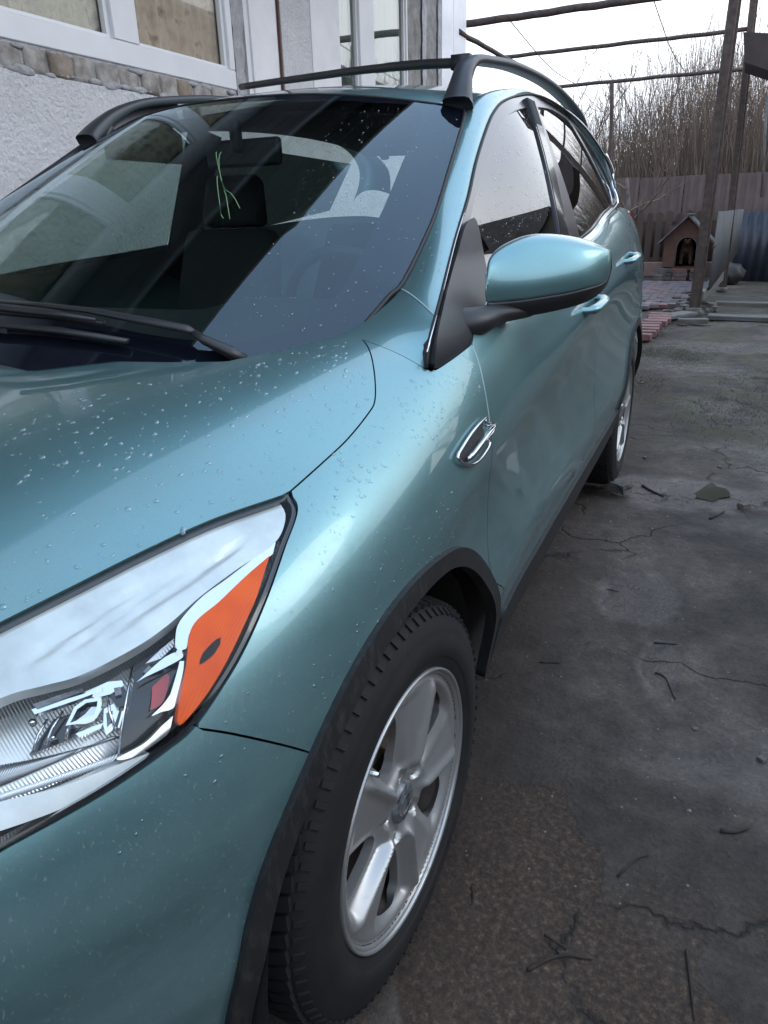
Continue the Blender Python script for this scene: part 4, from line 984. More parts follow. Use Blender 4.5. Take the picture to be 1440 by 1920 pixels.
# ---- wheels
def openings(steer=0):
    hs = []
    for k in range(5):
        a0 = 60+72*k; pts = []
        for (r, dl) in ((.088, 50), (.094, 42), (.118, 36), (.152, 33.5), (.180, 34), (.191, 39), (.193, 50), (.189, 57), (.174, 61.5), (.142, 61), (.112, 59), (.094, 55)):
            an = math.radians(a0+dl); pts.append((r*math.cos(an), r*math.sin(an)))
        pts.append(pts[0]); hs.append([np.array(q) for q in crv(pts, .005)[:-1]])
    return hs
def wheel(name, label):
    w_ = empty(name); tag(w_, label)
    class WF(Surf):
        sgn = 1
        def pos(s, uv):
            uv = np.atleast_2d(uv); r = np.hypot(uv[:, 0], uv[:, 1]); th = np.arctan2(uv[:, 1], uv[:, 0])
            dl = (np.degrees(th)-60) % 72
            sm_ = lambda a, b, x: (lambda t: t*t*(3-2*t))(np.clip((x-a)/(b-a), 0, 1))
            base = -.003-.006*sm_(0, 26, dl)-.012*sm_(24, 38, dl)+.019*sm_(62.5, 71, dl)
            win = sm_(.060, .088, r)*(1-sm_(.186, .206, r))
            d = -.005*(1-win)+base*win
            sd = np.where(dl > 36, dl-72, dl)*math.pi/180*r
            rf_ = sm_(.045, .075, r)*(1-sm_(.196, .217, r))
            d = d+rf_*.009*np.exp(-(sd/.0095)**2)*.85
            d = d-.012*(1-sm_(.040, .075, r))
            d = d-.004*sm_(.208, .214, r)+.0075*sm_(.215, .222, r)
            for k in range(5):
                a = math.radians(24+72*k); q = np.hypot(uv[:, 0]-.057*math.cos(a), uv[:, 1]-.057*math.sin(a)); d = d-.010*(1-sm_(.010, .016, q))
            return np.stack([d, uv[:, 0], uv[:, 1]], 1)
    F_ = WF(); ring = [np.array((.2232*math.cos(a), .2232*math.sin(a))) for a in np.linspace(0, 2*math.pi, 120, endpoint=False)]
    lugs = []
    hp = [np.array(q) for q in ring]
    rim = empty('rim'); rim.parent = w_
    hs = openings()
    face = panel('rim', F_, hp, 'alloy', w_, holes=hs, grid=.003, step=.0040, thick=.016)
    bpy.data.objects.remove(rim)
    m = MB(); m.lathe([(-.205, .215), (-.20, .222), (-.15, .200), (-.03, .205), (-.012, .214), (-.006, .218), (-.006, .228)], 96)
    m.build('rim_barrel', 'barrel', w_)
    m = MB(); m.lathe([(-.010, .2236), (.001, .2240), (.0045, .2268), (.003, .2295), (-.004, .2300)], 120); m.build('rim_lip', 'alloy', w_)
    m = MB(); m.lathe([(-.06, .001), (-.06, .07), (-.085, .075), (-.085, .150), (-.10, .150), (-.10, .001)], 64); sharp(m.build('brake_disc', 'rust_disc', w_))
    m = MB(); m.box((-.09, -.09, .09), (.07, .09, .12), Matrix.Rotation(math.radians(-45), 3, 'X')); m.build('brake_caliper', 'rust_disc', w_, bevel=.01)
    m = MB(); m.lathe([(-.2, .2), (-.19, .001)], 40); m.build('hub_back', 'dark_int', w_)
    for k in range(5):
        a = math.radians(24+72*k); m = MB(); c = (-.0245, .057*math.cos(a), .057*math.sin(a))
        m.lathe([(-.004, .0135), (.003, .0135), (.001, .0105), (-.003, .0095)], 20, c=c); m.lathe([(-.004, .009), (.006, .009), (.008, .006), (.008, .0005)], 6, c=c)
        sharp(m.build('lug_nut', 'alloy', w_), .5)
    m = MB(); m.lathe([(-.024, .036), (-.012, .035), (-.009, .031), (-.0085, .0005)], 40); cap = m.build('hub_cap', 'worn_cap', w_)
    m = MB(); el = [(.0008-.0085, .026*math.cos(a), .016*math.sin(a)) for a in np.linspace(0, 2*math.pi, 30, endpoint=False)]; m.add(el, [tuple(range(30))]); m.tube(el+[el[0]], .0009, 5)
    m.build('oval_badge', 'worn_cap', w_)
    m = MB(); m.tube([(.004, .19*math.cos(2.2), .19*math.sin(2.2)), (-.035, .185*math.cos(2.2), .185*math.sin(2.2))][::-1], [.005, .004], 8); m.build('tyre_valve', 'chrome_dull', w_)
    # tyre
    m = MB(); pr = [(-.212, .222), (-.225, .26), (-.222, .305), (-.205, .331), (-.17, .3355), (-.11, .337), (-.05, .3355), (-.016, .330), (-.003, .318), (.002, .300), (.0035, .297), (.0035, .294), (.008, .285), (.0095, .27), (.0085, .250), (.007, .249), (.006, .247), (.0015, .234), (-.004, .2285), (-.010, .225)]
    m.lathe(pr, 120); ty = sharp(m.build('tyre', 'tyre', w_), 1.0)
    m = MB()
    for k in range(80):
        for row in range(5):
            a = 2*math.pi*(k+(.5 if row % 2 else 0)+(.1*row))/80; x = -.034-row*.041; r = .3385; wz = .0185
            R_ = Matrix.Rotation(a, 3, 'X') @ Matrix.Rotation(math.radians((14, -20, 6, 20, -14)[row]), 3, 'Z')
            R0 = Matrix.Rotation(a, 3, 'X')
            if row == 0:
                c = R0 @ Vector((x, 0, r-.003)); m.box(c, (.034, wz, .012), R_ @ Matrix.Rotation(math.radians(10), 3, 'Y'))
                c = R0 @ Vector((-.0070, 0, .3245)); m.box(c, (.016, wz*.5, .0035), R0 @ Matrix.Rotation(math.radians(40), 3, 'Y'))
            else: c = R0 @ Vector((x, 0, r)); m.box(c, (.036, wz, .012), R_)
    tag(m.build('tread_blocks', 'tyre', w_, smooth=False), kind='stuff')
    return w_
wf = wheel('wheel', None)
def copytree(o, parent=None, d=0):
    c = o.copy(); COL.objects.link(c); c.parent = parent
    for ch in list(o.children): copytree(ch, c)
    return c
wf.location = (.893, 0, .345); wf.rotation_euler = (0, 0, -.0502)
wr = copytree(wf); wr.location = (.893, 2.69, .345); wr.rotation_euler = (math.radians(0), 0, 0)
wr.rotation_euler = (math.radians(24), 0, 0)
bp(wf); bp(wr)
for y in (0, 2.69):
    m = MB(); m.lathe([(0, .2), (0.0, .30), (-.02, .335), (.2, .338), (.22, .3), (.22, .1)], 48, c=(-.90, y, .345)); bp(m.build('far_tyre', 'tyre', car))

# ---- cabin
m = MB()
dg = []
for x in np.linspace(-.66, .66, 23):
    dg.append([(x, .10+.1*(x/.7)**4, 1.03), (x, .42, 1.045+.02*math.exp(-((x-.36)/.2)**2)), (x, .62, 1.05+.035*math.exp(-((x-.36)/.2)**4)), (x, .74, 1.03), (x, .80, .95), (x, .78, .7)])
m.grid(np.array(dg)); dashb = bp(m.build('dashboard', 'dash', car))
m = MB(); a_ = np.linspace(0, 2*math.pi, 40)
m.tube([(.36+.185*math.cos(t), .93+.185*math.sin(t)*math.sin(math.radians(-22))*-1*-1, 1.0+.185*math.sin(t)*math.cos(math.radians(22))) for t in a_], .015, 8, caps=False)
m.box((.36, .92, .99), (.12, .05, .10)); m.box((.36, .92, .99), (.34, .02, .03)); m.box((.36, .92, .92), (.03, .02, .14)); m.tube([(.36, .92, .99), (.36, .75, .93)], .03, 8)
bp(m.build('steering_wheel', 'black', car))
def seat(x, y, w_=.50):
    t = MB(); t.box((x, y, .55), (w_, .5, .16)); t.build
    sc = t.build('seat', 'seat', car, bevel=.05, bseg=3)
    b = MB(); b.box((x, y+.33, .92), (w_*.92, .13, .62), Matrix.Rotation(math.radians(-16), 3, 'X'), taper=.82); b.build('backrest', 'seat', sc, bevel=.045, bseg=3)
    h = MB(); h.box((x, y+.44, 1.31), (.25, .09, .17), Matrix.Rotation(math.radians(-10), 3, 'X'), taper=.85); h.build('headrest', 'seat', sc, bevel=.03, bseg=3)
    bp(sc)
seat(.37, 1.05); seat(-.37, 1.05); seat(0, 1.95, 1.2)
m = MB(); m.box((0, 1.02, 1.42), (.24, .025, .07)); m.box((0, .99, 1.46), (.03, .03, .08)); bp(m.build('rear_view_mirror', 'black', car, bevel=.01))
for s_ in (1, -1): m = MB(); m.box((s_*.70, 1.67, 1.30), (.08, .10, .55), Matrix.Rotation(math.radians(-22*s_), 3, 'Y')); bp(m.build('door_pillar_trim', 'dark_int', car))
# far side glazing
m = MB(); m.add([(-.835, .55, 1.09), (-.64, 1.25, 1.50), (-.625, 1.62, 1.53), (-.815, 1.62, 1.14)], [(0, 1, 2, 3)]); bp(m.build('far_window', 'windshield_glass', car, smooth=False))
m = MB(); m.add([(-.81, 1.72, 1.15), (-.62, 1.72, 1.53), (-.60, 2.9, 1.5), (-.74, 2.9, 1.28)], [(0, 1, 2, 3)]); bp(m.build('far_rear_window', 'tinted_glass', car, smooth=False))
m = MB(); m.tube([SHIELD.pos([[x, y]])[0]+[-.0, .02, -.05] for x, y in ((.55, 1.0), (.585, .85), (.61, .68), (.63, .50), (.63, .38))], .004, 5); bp(m.build('inner_pillar_glint', 'seam', car))  # pale tube added for a reflection along the inner pillar

# ---- rain drops
def dropmesh(samples, name):
    V, F_ = [], []; ico = []
    for lat, n in ((0, 8), (.45, 8), (.85, 6)): ico.append((lat, n))
    for (P_, n_, r, el, down) in samples:
        t = unit(np.cross(n_, [0.31, .2, .9])); b = np.cross(n_, t); base = len(V)
        ph = rng.random()*6; n0 = 8
        for lat in (0, .5, .9):
            for j in range(n0):
                a = 2*math.pi*j/n0+ph; rr = r*math.cos(lat*math.pi/2)*(1+.18*math.sin(a*2+ph*3)); V.append(P_+rr*(math.cos(a)*t+math.sin(a)*b*el)+n_*(r*.55*math.sin(lat*math.pi/2)+.0002))
        V.append(P_+n_*r*.56)
        for l in range(2):
            for j in range(n0): F_.append((base+l*n0+j, base+l*n0+(j+1) % n0, base+(l+1)*n0+(j+1) % n0, base+(l+1)*n0+j))
        for j in range(n0): F_.append((base+2*n0+j, base+2*n0+(j+1) % n0, base+3*n0))
    o = link(name, mesh(V, F_, name), 'drop', car); tag(o, kind='stuff'); bp(o); return o
sm = []
def scatter_px(surf, poly, n, rmin, rmax, off=0., loop=None, transform=None):
    poly = np.array(poly, float); lo, hi = poly.min(0), poly.max(0); uvp = np.array([surf.hit(*q) for q in poly]); lo, hi = uvp.min(0), uvp.max(0)
    c = 0
    Q = lo+(hi-lo)*rng.random((n*4, 2)); Q = Q[inside(uvp, Q)][:n]
    P_ = surf.pos(Q); N_ = surf.nrm(Q)
    for p_, nn in zip(P_, N_): sm.append((p_+nn*off, nn, rmin+(rmax-rmin)*rng.random()**3, .8+.7*rng.random(), 0))
scatter_px(BODY, [(0, 760), (440, 690), (640, 635), (690, 660), (700, 750), (640, 830), (545, 915), (400, 970), (0, 1160)], 620, .0009, .0042)
scatter_px(BODY, [(560, 915), (700, 765), (790, 700), (880, 660), (905, 730), (840, 800), (700, 900), (640, 1010), (560, 1000)], 380, .0007, .0034)
scatter_px(BODY, [(560, 1000), (860, 900), (900, 1000), (700, 1180), (560, 1400), (400, 1500), (100, 1700), (430, 1320)], 330, .0006, .0026)
scatter_px(SHIELD, [(400, 660), (640, 610), (740, 540), (800, 400), (860, 220), (640, 200), (500, 480)], 420, .0006, .0026, .001)
scatter_px(SIDE, [(885, 440), (910, 320), (950, 225), (990, 208), (1020, 300), (1040, 400), (900, 480)], 500, .0006, .003, -.005)
for j, (i, k) in enumerate(zip(rng.integers(8, nA+30, 420), rng.integers(1, MM-1, 420))):
    f, g = rng.random(), rng.random(); p_ = G_[i, k]*(1-f)*(1-g)+G_[i+1, k]*f*(1-g)+G_[i, k-1]*(1-f)*g+G_[i+1, k-1]*f*g
    nn = unit(np.cross(G_[i+1, k]-G_[i, k], G_[i, k-1]-G_[i, k])); nn = nn if nn[0]+nn[2] > 0 else -nn
    sm.append((p_, nn, .0007+.0022*rng.random()**2, 1., 0))
sm = [(a, b, c*.92, d, e) for a, b, c, d, e in sm]; dropmesh(sm, 'rain_drops')
for o in CARP:
    if o.parent in (None, car):
        o.parent = car; o.matrix_parent_inverse = Matrix.Identity(4)
        if o.type == 'EMPTY': o.location.y -= 1.37
        else: o.location.y -= 1.37
# grass blades on the windshield
gr = MB()
for pts in ([(407, 290), (411, 320), (420, 355), (427, 385), (431, 412)], [(416, 290), (413, 325), (418, 345), (435, 375), (451, 400)], [(409, 335), (411, 370), (414, 400), (421, 422)]):
    gr.tube([sh(x, y, .006+.01*math.sin(i*.9)) for i, (x, y) in enumerate(crv(pts, 10))], .0010, 5, flat=.5)
tag(gr.build('grass_blades', 'grass_blade'), 'thin green grass blades caught on the middle of the wet windshield', 'grass blades')
# ================================================================== THE YARD
def hgt(x, y):   # gentle unevenness of the old concrete
    return (.010*np.sin(1.7*x+.6*y)+.008*np.sin(3.1*y-1.3*x+1)+.004*np.sin(9*x+4*y))
from mathutils import noise as mn
def gz(x, y):
    f = min(1., max(0., (y-.0)/6.)); 
    a = mn.fractal(Vector((x*1.3, y*1.3, 3.)), .9, 2.1, 4)*.018
    b = mn.fractal(Vector((x*6, y*6, 9.)), .8, 2.2, 4); st = math.floor(b*3)/3*.008
    return min(.012+.02*f, max(-.03, a*(.35+.9*f)+st*(.25+f)))
xs = np.concatenate([[-60, -20, -8], np.arange(-2.4, .3, .25), np.arange(.3, 2.6, .035), np.arange(2.7, 6, .4), [10, 25, 60]])
ys = np.concatenate([[-40, -15, -6], np.arange(-3, -.6, .25), np.arange(-.5, 4., .035), np.arange(4.05, 16, .09), [17, 19, 24, 40, 90]])
m = MB(); m.grid(np.array([[(x, y, (gz(x, y)-.012 if .2 < x < 2.8 and -1 < y < 16 else -.01)) for y in ys] for x in xs]))
g = m.build('ground', 'ground'); g.data.flip_normals() if g.data.polygons[0].normal.z < 0 else None
tag(g, kind='structure')

# ---- house
house = empty('house', (-1.9, 3, 0)); tag(house, 'white stuccoed house with white plastic windows above a row of bare bricks', 'house')
HP = []
def hp_(o): HP.append(o); return o
def hbox(name, mt, y0, y1, z0, z1, xf=-1.9, d=.2, bevel=0., parent=None):
    m = MB(); m.box((xf-d/2, (y0+y1)/2, (z0+z1)/2), (d, y1-y0, z1-z0)); return hp_(m.build(name, mt, parent or house, smooth=False, bevel=bevel))
YA0, YA1, YB0, YB1, YC = .70, 3.87, 5.40, 6.93, 8.67
hbox('wall', 'stucco', -5, YC, -.05, 1.925)
hbox('wall', 'stucco', -5, YA0, 1.925, 4.6)
hbox('wall', 'stucco', YA0, YA1, 3.55, 4.6, xf=-1.903)
hbox('wall', 'white_paint', YA1+.14, YB0, 1.925, 4.6, xf=-1.90)
hbox('wall', 'stucco', YB0, YB1, 1.925, 2.02, xf=-1.903); hbox('wall', 'stucco', YB0, YB1, 3.9, 4.6, xf=-1.903)
hbox('wall', 'white_paint', 7.80, YC, 1.925, 4.6)
hbox('window_reveal', 'concrete_strip', YB1, 7.80, 1.925, 4.6, xf=-1.925)
hbox('window_reveal', 'concrete_strip', YA1, YA1+.14, 1.925, 4.6, xf=-1.925)
hbox('mortar_band', 'mortar', YA0, YA1, 1.915, 2.05, xf=-1.915, d=.15)
hbox('end_wall', 'stucco', YC-.2, YC-.002, -.05, 4.6, xf=-2.1, d=6)
# flat smooth border strips and the rough panel between them
hbox('plaster_border', 'white_paint', 4.06, 4.40, 1.93, 4.6, xf=-1.885, d=.02, bevel=.004)
hbox('rough_panel', 'stucco', 4.47, 4.90, 1.93, 4.6, xf=-1.888, d=.02)
hbox('plaster_border', 'white_paint', 4.905, 5.38, 1.93, 4.6, xf=-1.882, d=.02, bevel=.004)
hbox('plaster_border', 'white_paint', 7.83, 8.20, 1.93, 4.6, xf=-1.882, d=.02, bevel=.004)
hbox('plaster_border', 'white_paint', 8.22, 8.66, 1.93, 4.6, xf=-1.885, d=.02, bevel=.004)
hbox('red_cable', 'kennel_board', 4.425, 4.445, 1.93, 4.6, xf=-1.880, d=.015)
# ragged mortar along the reveals
for yc, ww in ((YA1+.07, .06), (7.36, .05), (7.82, .04)):
    m = MB(); r0 = random.Random(int(yc*100)); zz = np.arange(1.93, 4.6, .06)
    L0 = [(-1.905, yc-ww-.02*r0.random(), z) for z in zz]; R0 = [(-1.903, yc+ww*.4+.05*r0.random(), z) for z in zz]
    M0 = [(-1.885-.01*r0.random(), yc-.01, z) for z in zz]; k = len(zz)
    m.add(L0+M0+R0, [(i, i+1, k+i+1, k+i) for i in range(k-1)]+[(k+i, k+i+1, 2*k+i+1, 2*k+i) for i in range(k-1)]); hp_(m.build('mortar_bead', 'mortar', house))
# the row of bricks
bx = [-40, 0, 45, 92, 140, 182, 227, 267, 303, 335, 366, 398, 428]
ybr = [at(x, 100+x*.23, 0, -1.9)[1] for x in bx]; rb_ = random.Random(4)
for i in range(len(bx)-1):
    y0, y1 = ybr[i]+.008, ybr[i+1]-.008; m = MB(); dz = .01*rb_.random()
    pr = rb_.uniform(-.006, .010)
    bm = bmesh.new(); bmesh.ops.create_cube(bm, size=1); bmesh.ops.subdivide_edges(bm, edges=bm.edges, cuts=4, use_grid_fill=True)
    for v in bm.verts:
        q = Vector((v.co.x*.08, v.co.y*(y1-y0), v.co.z*(.105+dz))); nn_ = mn.noise_vector(q*22+Vector((0, i*7., 0))); rd_ = (abs(v.co.y)*2)**10*.006+(abs(v.co.z)*2)**10*.006
        v.co = q+Vector((nn_.x*.010-(rd_ if v.co.x > 0 else 0), nn_.y*.006, nn_.z*.007))
    me = bpy.data.meshes.new('brick'); bm.to_mesh(me); bm.free(); o = link('brick', me, 'brick_brown' if i in (3, 9) else 'brick_grey', house); o.location = (-1.94+pr, (y0+y1)/2, 1.982); hp_(o)
for y0 in np.arange(YA0+.05, ybr[0]-.1, .19):
    m = MB(); m.box((-1.94, y0+.085, 1.982), (.08, .17, .105)); hp_(m.build('brick', 'brick_grey', house, bevel=.008))
# lumps of mortar on the brick row
for k in range(60):
    y = rb_.uniform(1.2, 3.8); m = MB(); s_ = rb_.uniform(.015, .05); z = rb_.choice([1.93, 2.03, 1.94]) 
    bm = bmesh.new(); bmesh.ops.create_icosphere(bm, subdivisions=2, radius=1); 
    for v in bm.verts: v.co *= 1+.25*mn.noise(v.co*2+Vector((k, 0, 0))); v.co = Vector((v.co.x*.014, v.co.y*s_*1.3, v.co.z*s_*.45))
    me = bpy.data.meshes.new('l'); bm.to_mesh(me); bm.free(); o = link('mortar_lump', me, 'mortar', house); o.location = (-1.905, y, z); hp_(o)
def window(y0, y1, z0, z1, mull, fw, xf, mw, curt):
    w_ = empty('window'); w_.parent = house; HP.append(w_)
    def fb(a, b, c, d, n='frame', xx=xf, t=.07): m = MB(); m.box((xx-t/2, (a+b)/2, (c+d)/2), (t, b-a, d-c)); m.build(n, 'pvc', w_, smooth=True, bevel=.006)
    fb(y0, y1, z0, z0+fw); fb(y0, y1, z1-fw, z1); fb(y0, y0+fw, z0+fw, z1-fw); fb(y1-fw*.55, y1, z0+fw, z1-fw)
    ms = [y0+fw]+[v for a in mull for v in (a-mw/2, a+mw/2)]+[y1-fw*.55]
    for a in mull: fb(a-mw/2, a+mw/2, z0+fw, z1-fw, xx=xf+.004)
    for i in range(0, len(ms), 2):
        a, b = ms[i], ms[i+1]
        # sash bead
        m = MB(); bd = .018
        for (p, q, r_, s_) in ((a, b, z0+fw, z0+fw+bd), (a, b, z1-fw-bd, z1-fw), (a, a+bd, z0+fw+bd, z1-fw-bd), (b-bd*1.6, b, z0+fw+bd, z1-fw-bd)): m.box((xf-.035, (p+q)/2, (r_+s_)/2), (.03, q-p, s_-r_))
        m.build('sash', 'grey_sheet' if 0 else 'pvc', w_, smooth=False)
        m = MB(); m.box((xf-.048, (a+b)/2, (z0+z1)/2), (.012, b-a, z1-z0-2*fw)); m.build('pane', 'house_glass_bright' if y0 > 5 else 'house_glass', w_, smooth=False)
        n_ = 60; G1 = []
        for k in range(n_+1):
            y = a+(b-a)*k/n_; G1.append([(xf-.085+.012*math.sin(k*1.1)+.01*math.sin(k*.37), y, z) for z in (z0+.05, z1-.05)])
        if curt[i//2]: m = MB(); m.grid(np.array(G1)); m.build('curtain', curt[i//2], w_)
    m = MB(); m.box((xf-.9, (y0+y1)/2, (z0+z1)/2), (.05, y1-y0, z1-z0)); m.box((xf-.5, y0-.02, (z0+z1)/2), (.9, .04, z1-z0)); m.box((xf-.5, y1+.02, (z0+z1)/2), (.9, .04, z1-z0))
    m.build('room_behind', 'shed_wall', w_, smooth=False)
window(YA0, YA1, 2.05, 3.55, [1.75, 2.84], .115, -1.905, .20, ['curtain2', 'curtain2', 'curtain'])
window(YB0, YB1, 2.02, 3.9, [5.98], .05, -1.915, .30, ['pane_glare_backing', 'pane_glare_backing'])  # white sheets added behind these panes to imitate reflected sky
# roof overhang of the house / porch canopy on the left
can = house
def cbox(name, mt, x0, x1, y0, y1, z0, z1, **k): m = MB(); m.box(((x0+x1)/2, (y0+y1)/2, (z0+z1)/2), (x1-x0, y1-y0, z1-z0)); return hp_(m.build(name, mt, can, smooth=False, **k))
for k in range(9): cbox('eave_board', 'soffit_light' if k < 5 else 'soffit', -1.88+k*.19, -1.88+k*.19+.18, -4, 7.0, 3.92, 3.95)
cbox('eave_batten', 'white_paint', -1.0, -.94, -4, 7.0, 3.84, 3.905); cbox('eave_batten', 'soffit', -.60, -.52, -4, 7.0, 3.82, 3.905)
cbox('eave_cover', 'kennel_roof', -2.2, -.18, -4.05, 7.05, 3.955, 4.0)
cbox('gutter', 'rust_pipe', -.17, -.06, -4, 7.0, 3.84, 3.97, bevel=.02)
for o in HP:
    if o.parent == house: o.location = Vector(o.location)-Vector((-1.9, 3, 0))

# ---- steel pipe frame of the vine pergola
def pipe(name, label, pts, r, group=None, n=10, mt='rust_pipe', cat='pipe'):
    m = MB(); m.tube(pts, r, n); o = m.build(name, mt); tag(o, label, cat, group); return o
def knobbly(p0, p1, n=14, a=.012, seed=0):
    r_ = random.Random(seed); return [np.array(p0)+(np.array(p1)-np.array(p0))*i/n+np.array([r_.uniform(-a, a), 0, r_.uniform(-a, a)]) for i in range(n+1)]
pt = lambda x, y, Y: at(x, y, 1, Y)
pipe('pergola_beam', 'thick dark steel beam crossing the sky from the house corner to the nearer post', knobbly(pt(860, 47, 8.9), pt(1330, -20, 9.4), 16, .005, 1), .040)
pipe('pergola_beam', 'dark pipe running back from the house corner over the car roof rail', knobbly(pt(860, 60, 8.4), pt(1046, 164, 14), 16, .005, 2), .029)
pipe('pergola_beam', 'middle thin crossbar of the pergola frame, level above the bare trees', knobbly(pt(905, 112, 11.6), pt(1400, 55, 12.1), 14, .005, 3), .028)
pipe('pergola_beam', 'farthest crossbar of the pergola frame, lowest in the picture', knobbly(pt(1040, 163, 14), pt(1440, 125, 14), 14, .006, 4), .03)
pipe('pergola_post', 'thin upright pipe standing before the bare trees behind the car roof', knobbly(pt(1147, 155, 14), pt(1141, 500, 14), 8, .01, 5), .035, cat='post')
for (a, b, Ya, Yb, lb) in (((957, 40), (1086, 162), 9, 14, 'thin wire hanging from the thick beam down to the farthest crossbar'), ((1222, -10), (1287, 138), 9.3, 14, 'thin sagging wire right of the sky, near the pergola posts')):
    A_, B_ = pt(*a, Ya), pt(*b, Yb); m_ = (A_+B_)/2-[0, 0, .10]; pipe('wire', lb, crv3([A_, m_, B_], 8), .006, n=5, cat='wire')
# posts with welded seam and base
def post(xb, yb, hgt_, w_, label, lean=0.):
    e = empty('pergola_post', (xb, yb, 0)); tag(e, label, 'post')
    m = MB(); m.box((lean*hgt_/2, 0, hgt_/2), (w_, w_, hgt_), Matrix.Rotation(math.atan(lean), 3, 'Y')); m.build('upright', 'rust_pipe', e, bevel=.012)
    m = MB(); m.box((w_*.62+lean*hgt_/2, 0, hgt_/2), (w_*.25, w_*.4, hgt_), Matrix.Rotation(math.atan(lean), 3, 'Y')); m.build('side_rail', 'rust_pipe', e, bevel=.004)
    m = MB(); m.lathe([(0, .0001), (0, w_*1.0), (.05, w_*.95), (.07, w_*.4)], 9, 'z'); m.build('base_collar', 'stone', e)
    return e
post(.915, 9.4, 3.9, .105, 'nearer rusty steel post, standing on rubble right of the dog kennel', .004)
post(1.20, 12.1, 3.9, .085, 'farther rusty steel post beside the grey corrugated sheet', -.030)
pipe('pergola_post', 'thin pale pipe at the right edge of the picture above the blue fence', [pt(1438, 180, 14.5), pt(1428, 370, 14.5)], .022, cat='post', mt='old_board')

# ---- fences
def corr(name, mt, p0, p1, z0, z1, pitch, amp, label, cat='fence', z0b=None, z1b=None):
    p0, p1 = np.array(p0), np.array(p1); d = p1-p0; Ln = np.linalg.norm(d); d /= Ln; nrm_ = np.array([-d[1], d[0]]); n = int(Ln/pitch*8); G1 = []
    z0b = z0 if z0b is None else z0b; z1b = z1 if z1b is None else z1b
    for i in range(n+1):
        s_ = Ln*i/n; ph = (s_/pitch) % 1; h = max(-1, min(1, 2.4*math.sin(2*math.pi*ph)))*amp; q = p0+d*s_+nrm_*h; f = i/n
        G1.append([(q[0], q[1], z0*(1-f)+z0b*f), (q[0], q[1], z1*(1-f)+z1b*f)])
    m = MB(); m.grid(np.array(G1)); return m
e = empty('metal_fence', (0, 16.2, 0)); tag(e, 'tall brown corrugated metal fence behind the dark pickets and kennel', 'fence')
for k in range(8):
    x0 = -3.2+k*.86; o = corr('', '', (x0, 0), (x0+.84, 0), .05, 1.79+.02*random.random(), .17, .012, '').build('sheet', 'fence_brown', e, smooth=True, solid=.002)
for k in range(3): m = MB(); m.box((-2.0+k*1.9, .06, .9), (.05, .05, 1.75)); m.build('fence_post', 'rust_pipe', e, smooth=False)
m = MB(); m.box((0, .05, 1.5), (7, .03, .05)); m.build('fence_rail', 'rust_pipe', e, smooth=False)
e = empty('metal_fence', (1.30, 14.0, 0)); tag(e, 'low dark blue corrugated metal fence at the right edge of the yard', 'fence')
for k in range(6):
    x0 = k*.92; o = corr('', '', (x0, 0), (x0+.90, 0), -.02, 1.13, .15, .012, '').build('sheet', 'blue_sheet', e, solid=.002)
m = MB(); m.box((0, .04, .55), (.05, .05, 1.1)); m.build('fence_post', 'rust_pipe', e, smooth=False)
# dark picket fence
e = empty('picket_fence', (-.5, 15.0, 0)); tag(e, 'dark brown wooden picket fence to the left of the dog kennel', 'fence')
rp = random.Random(3)
for k in range(24):
    x = -2.6+k*.175; h = rp.uniform(.86, .92); m = MB(); wv = .115; y0 = rp.uniform(-.008, .008)
    m.add([(x, y0, .26), (x+wv, y0, .26), (x+wv, y0, .26+h-.03), (x+wv*.5, y0, .26+h), (x, y0, .26+h-.03)]+[(x, y0+.02, .26), (x+wv, y0+.02, .26), (x+wv, y0+.02, .26+h-.03), (x+wv*.5, y0+.02, .26+h), (x, y0+.02, .26+h-.03)],
          [(0, 1, 2, 3, 4), (9, 8, 7, 6, 5)]+[(i, 5+i, 5+(i+1) % 5, (i+1) % 5) for i in range(5)]); m.build('picket', 'picket', e, smooth=False)
for z in (.30, .95): m = MB(); m.box((-.5, .045, z), (4.4, .04, .06)); m.build('rail', 'picket', e, smooth=False)
m = MB(); m.box((-.6, 14.98, .12), (4.2, .16, .26)); o = m.build('fence_plinth', 'kennel_board', bevel=.01); o.data.materials.clear(); o.data.materials.append(MAT['plinth']); tag(o, 'low pinkish concrete plinth under the dark pickets', 'plinth')
# grey corrugated sheet standing along the pergola posts
e = empty('corrugated_sheet', (1.0, 9.9, 0)); tag(e, 'grey corrugated sheet standing on edge between the two pergola posts and the blue fence', 'metal sheet')
for k in range(3):
    a, b = np.array((.05, .15))+np.array((.30, 3.85))*k/3, np.array((.05, .15))+np.array((.30, 3.85))*(k+1)/3-np.array((.0, .03))
    corr('', '', a, b, .20+.09*k, 1.17+.0*k, .14, .010, '', z0b=.20+.09*(k+1), z1b=1.165).build('sheet', 'grey_sheet', e, solid=.002)
m = MB(); m.tube([(.04, .1, .75), (.33, 3.9, .82)], .018, 6); m.build('sheet_rail', 'rust_pipe', e)

# ---- dog kennel and dog
KX, KY, KZ = .50, 14.0, .20
e = empty('dog_kennel', (KX, KY, KZ)); tag(e, 'small reddish brown wooden dog kennel with arched doorway and dark pitched roof', 'dog kennel')
W2, HW, HA, DP = .36, .50, .86, .75
arch = [(.02+.17*math.cos(a), .36+.17*math.sin(a)) for a in np.linspace(0, math.pi, 15)]
hole = [(.19, .03)]+arch+[(-.15, .03)]
outl = [(-W2, 0), (W2, 0), (W2, HW), (0, HA), (-W2, HW)]
vs = [Vector(q) for q in outl]+[Vector(q) for q in hole]; es = [(i, (i+1) % 5) for i in range(5)]+[(5+i, 5+(i+1) % len(hole)) for i in range(len(hole))]
ov, oe, of, *_ = delaunay_2d_cdt(vs, es, [], 0, 1e-6); V = np.array([tuple(q) for q in ov]); F = [f for f in of if inside(outl, V[list(f)].mean(0)[None])[0] and not inside(hole, V[list(f)].mean(0)[None])[0]]
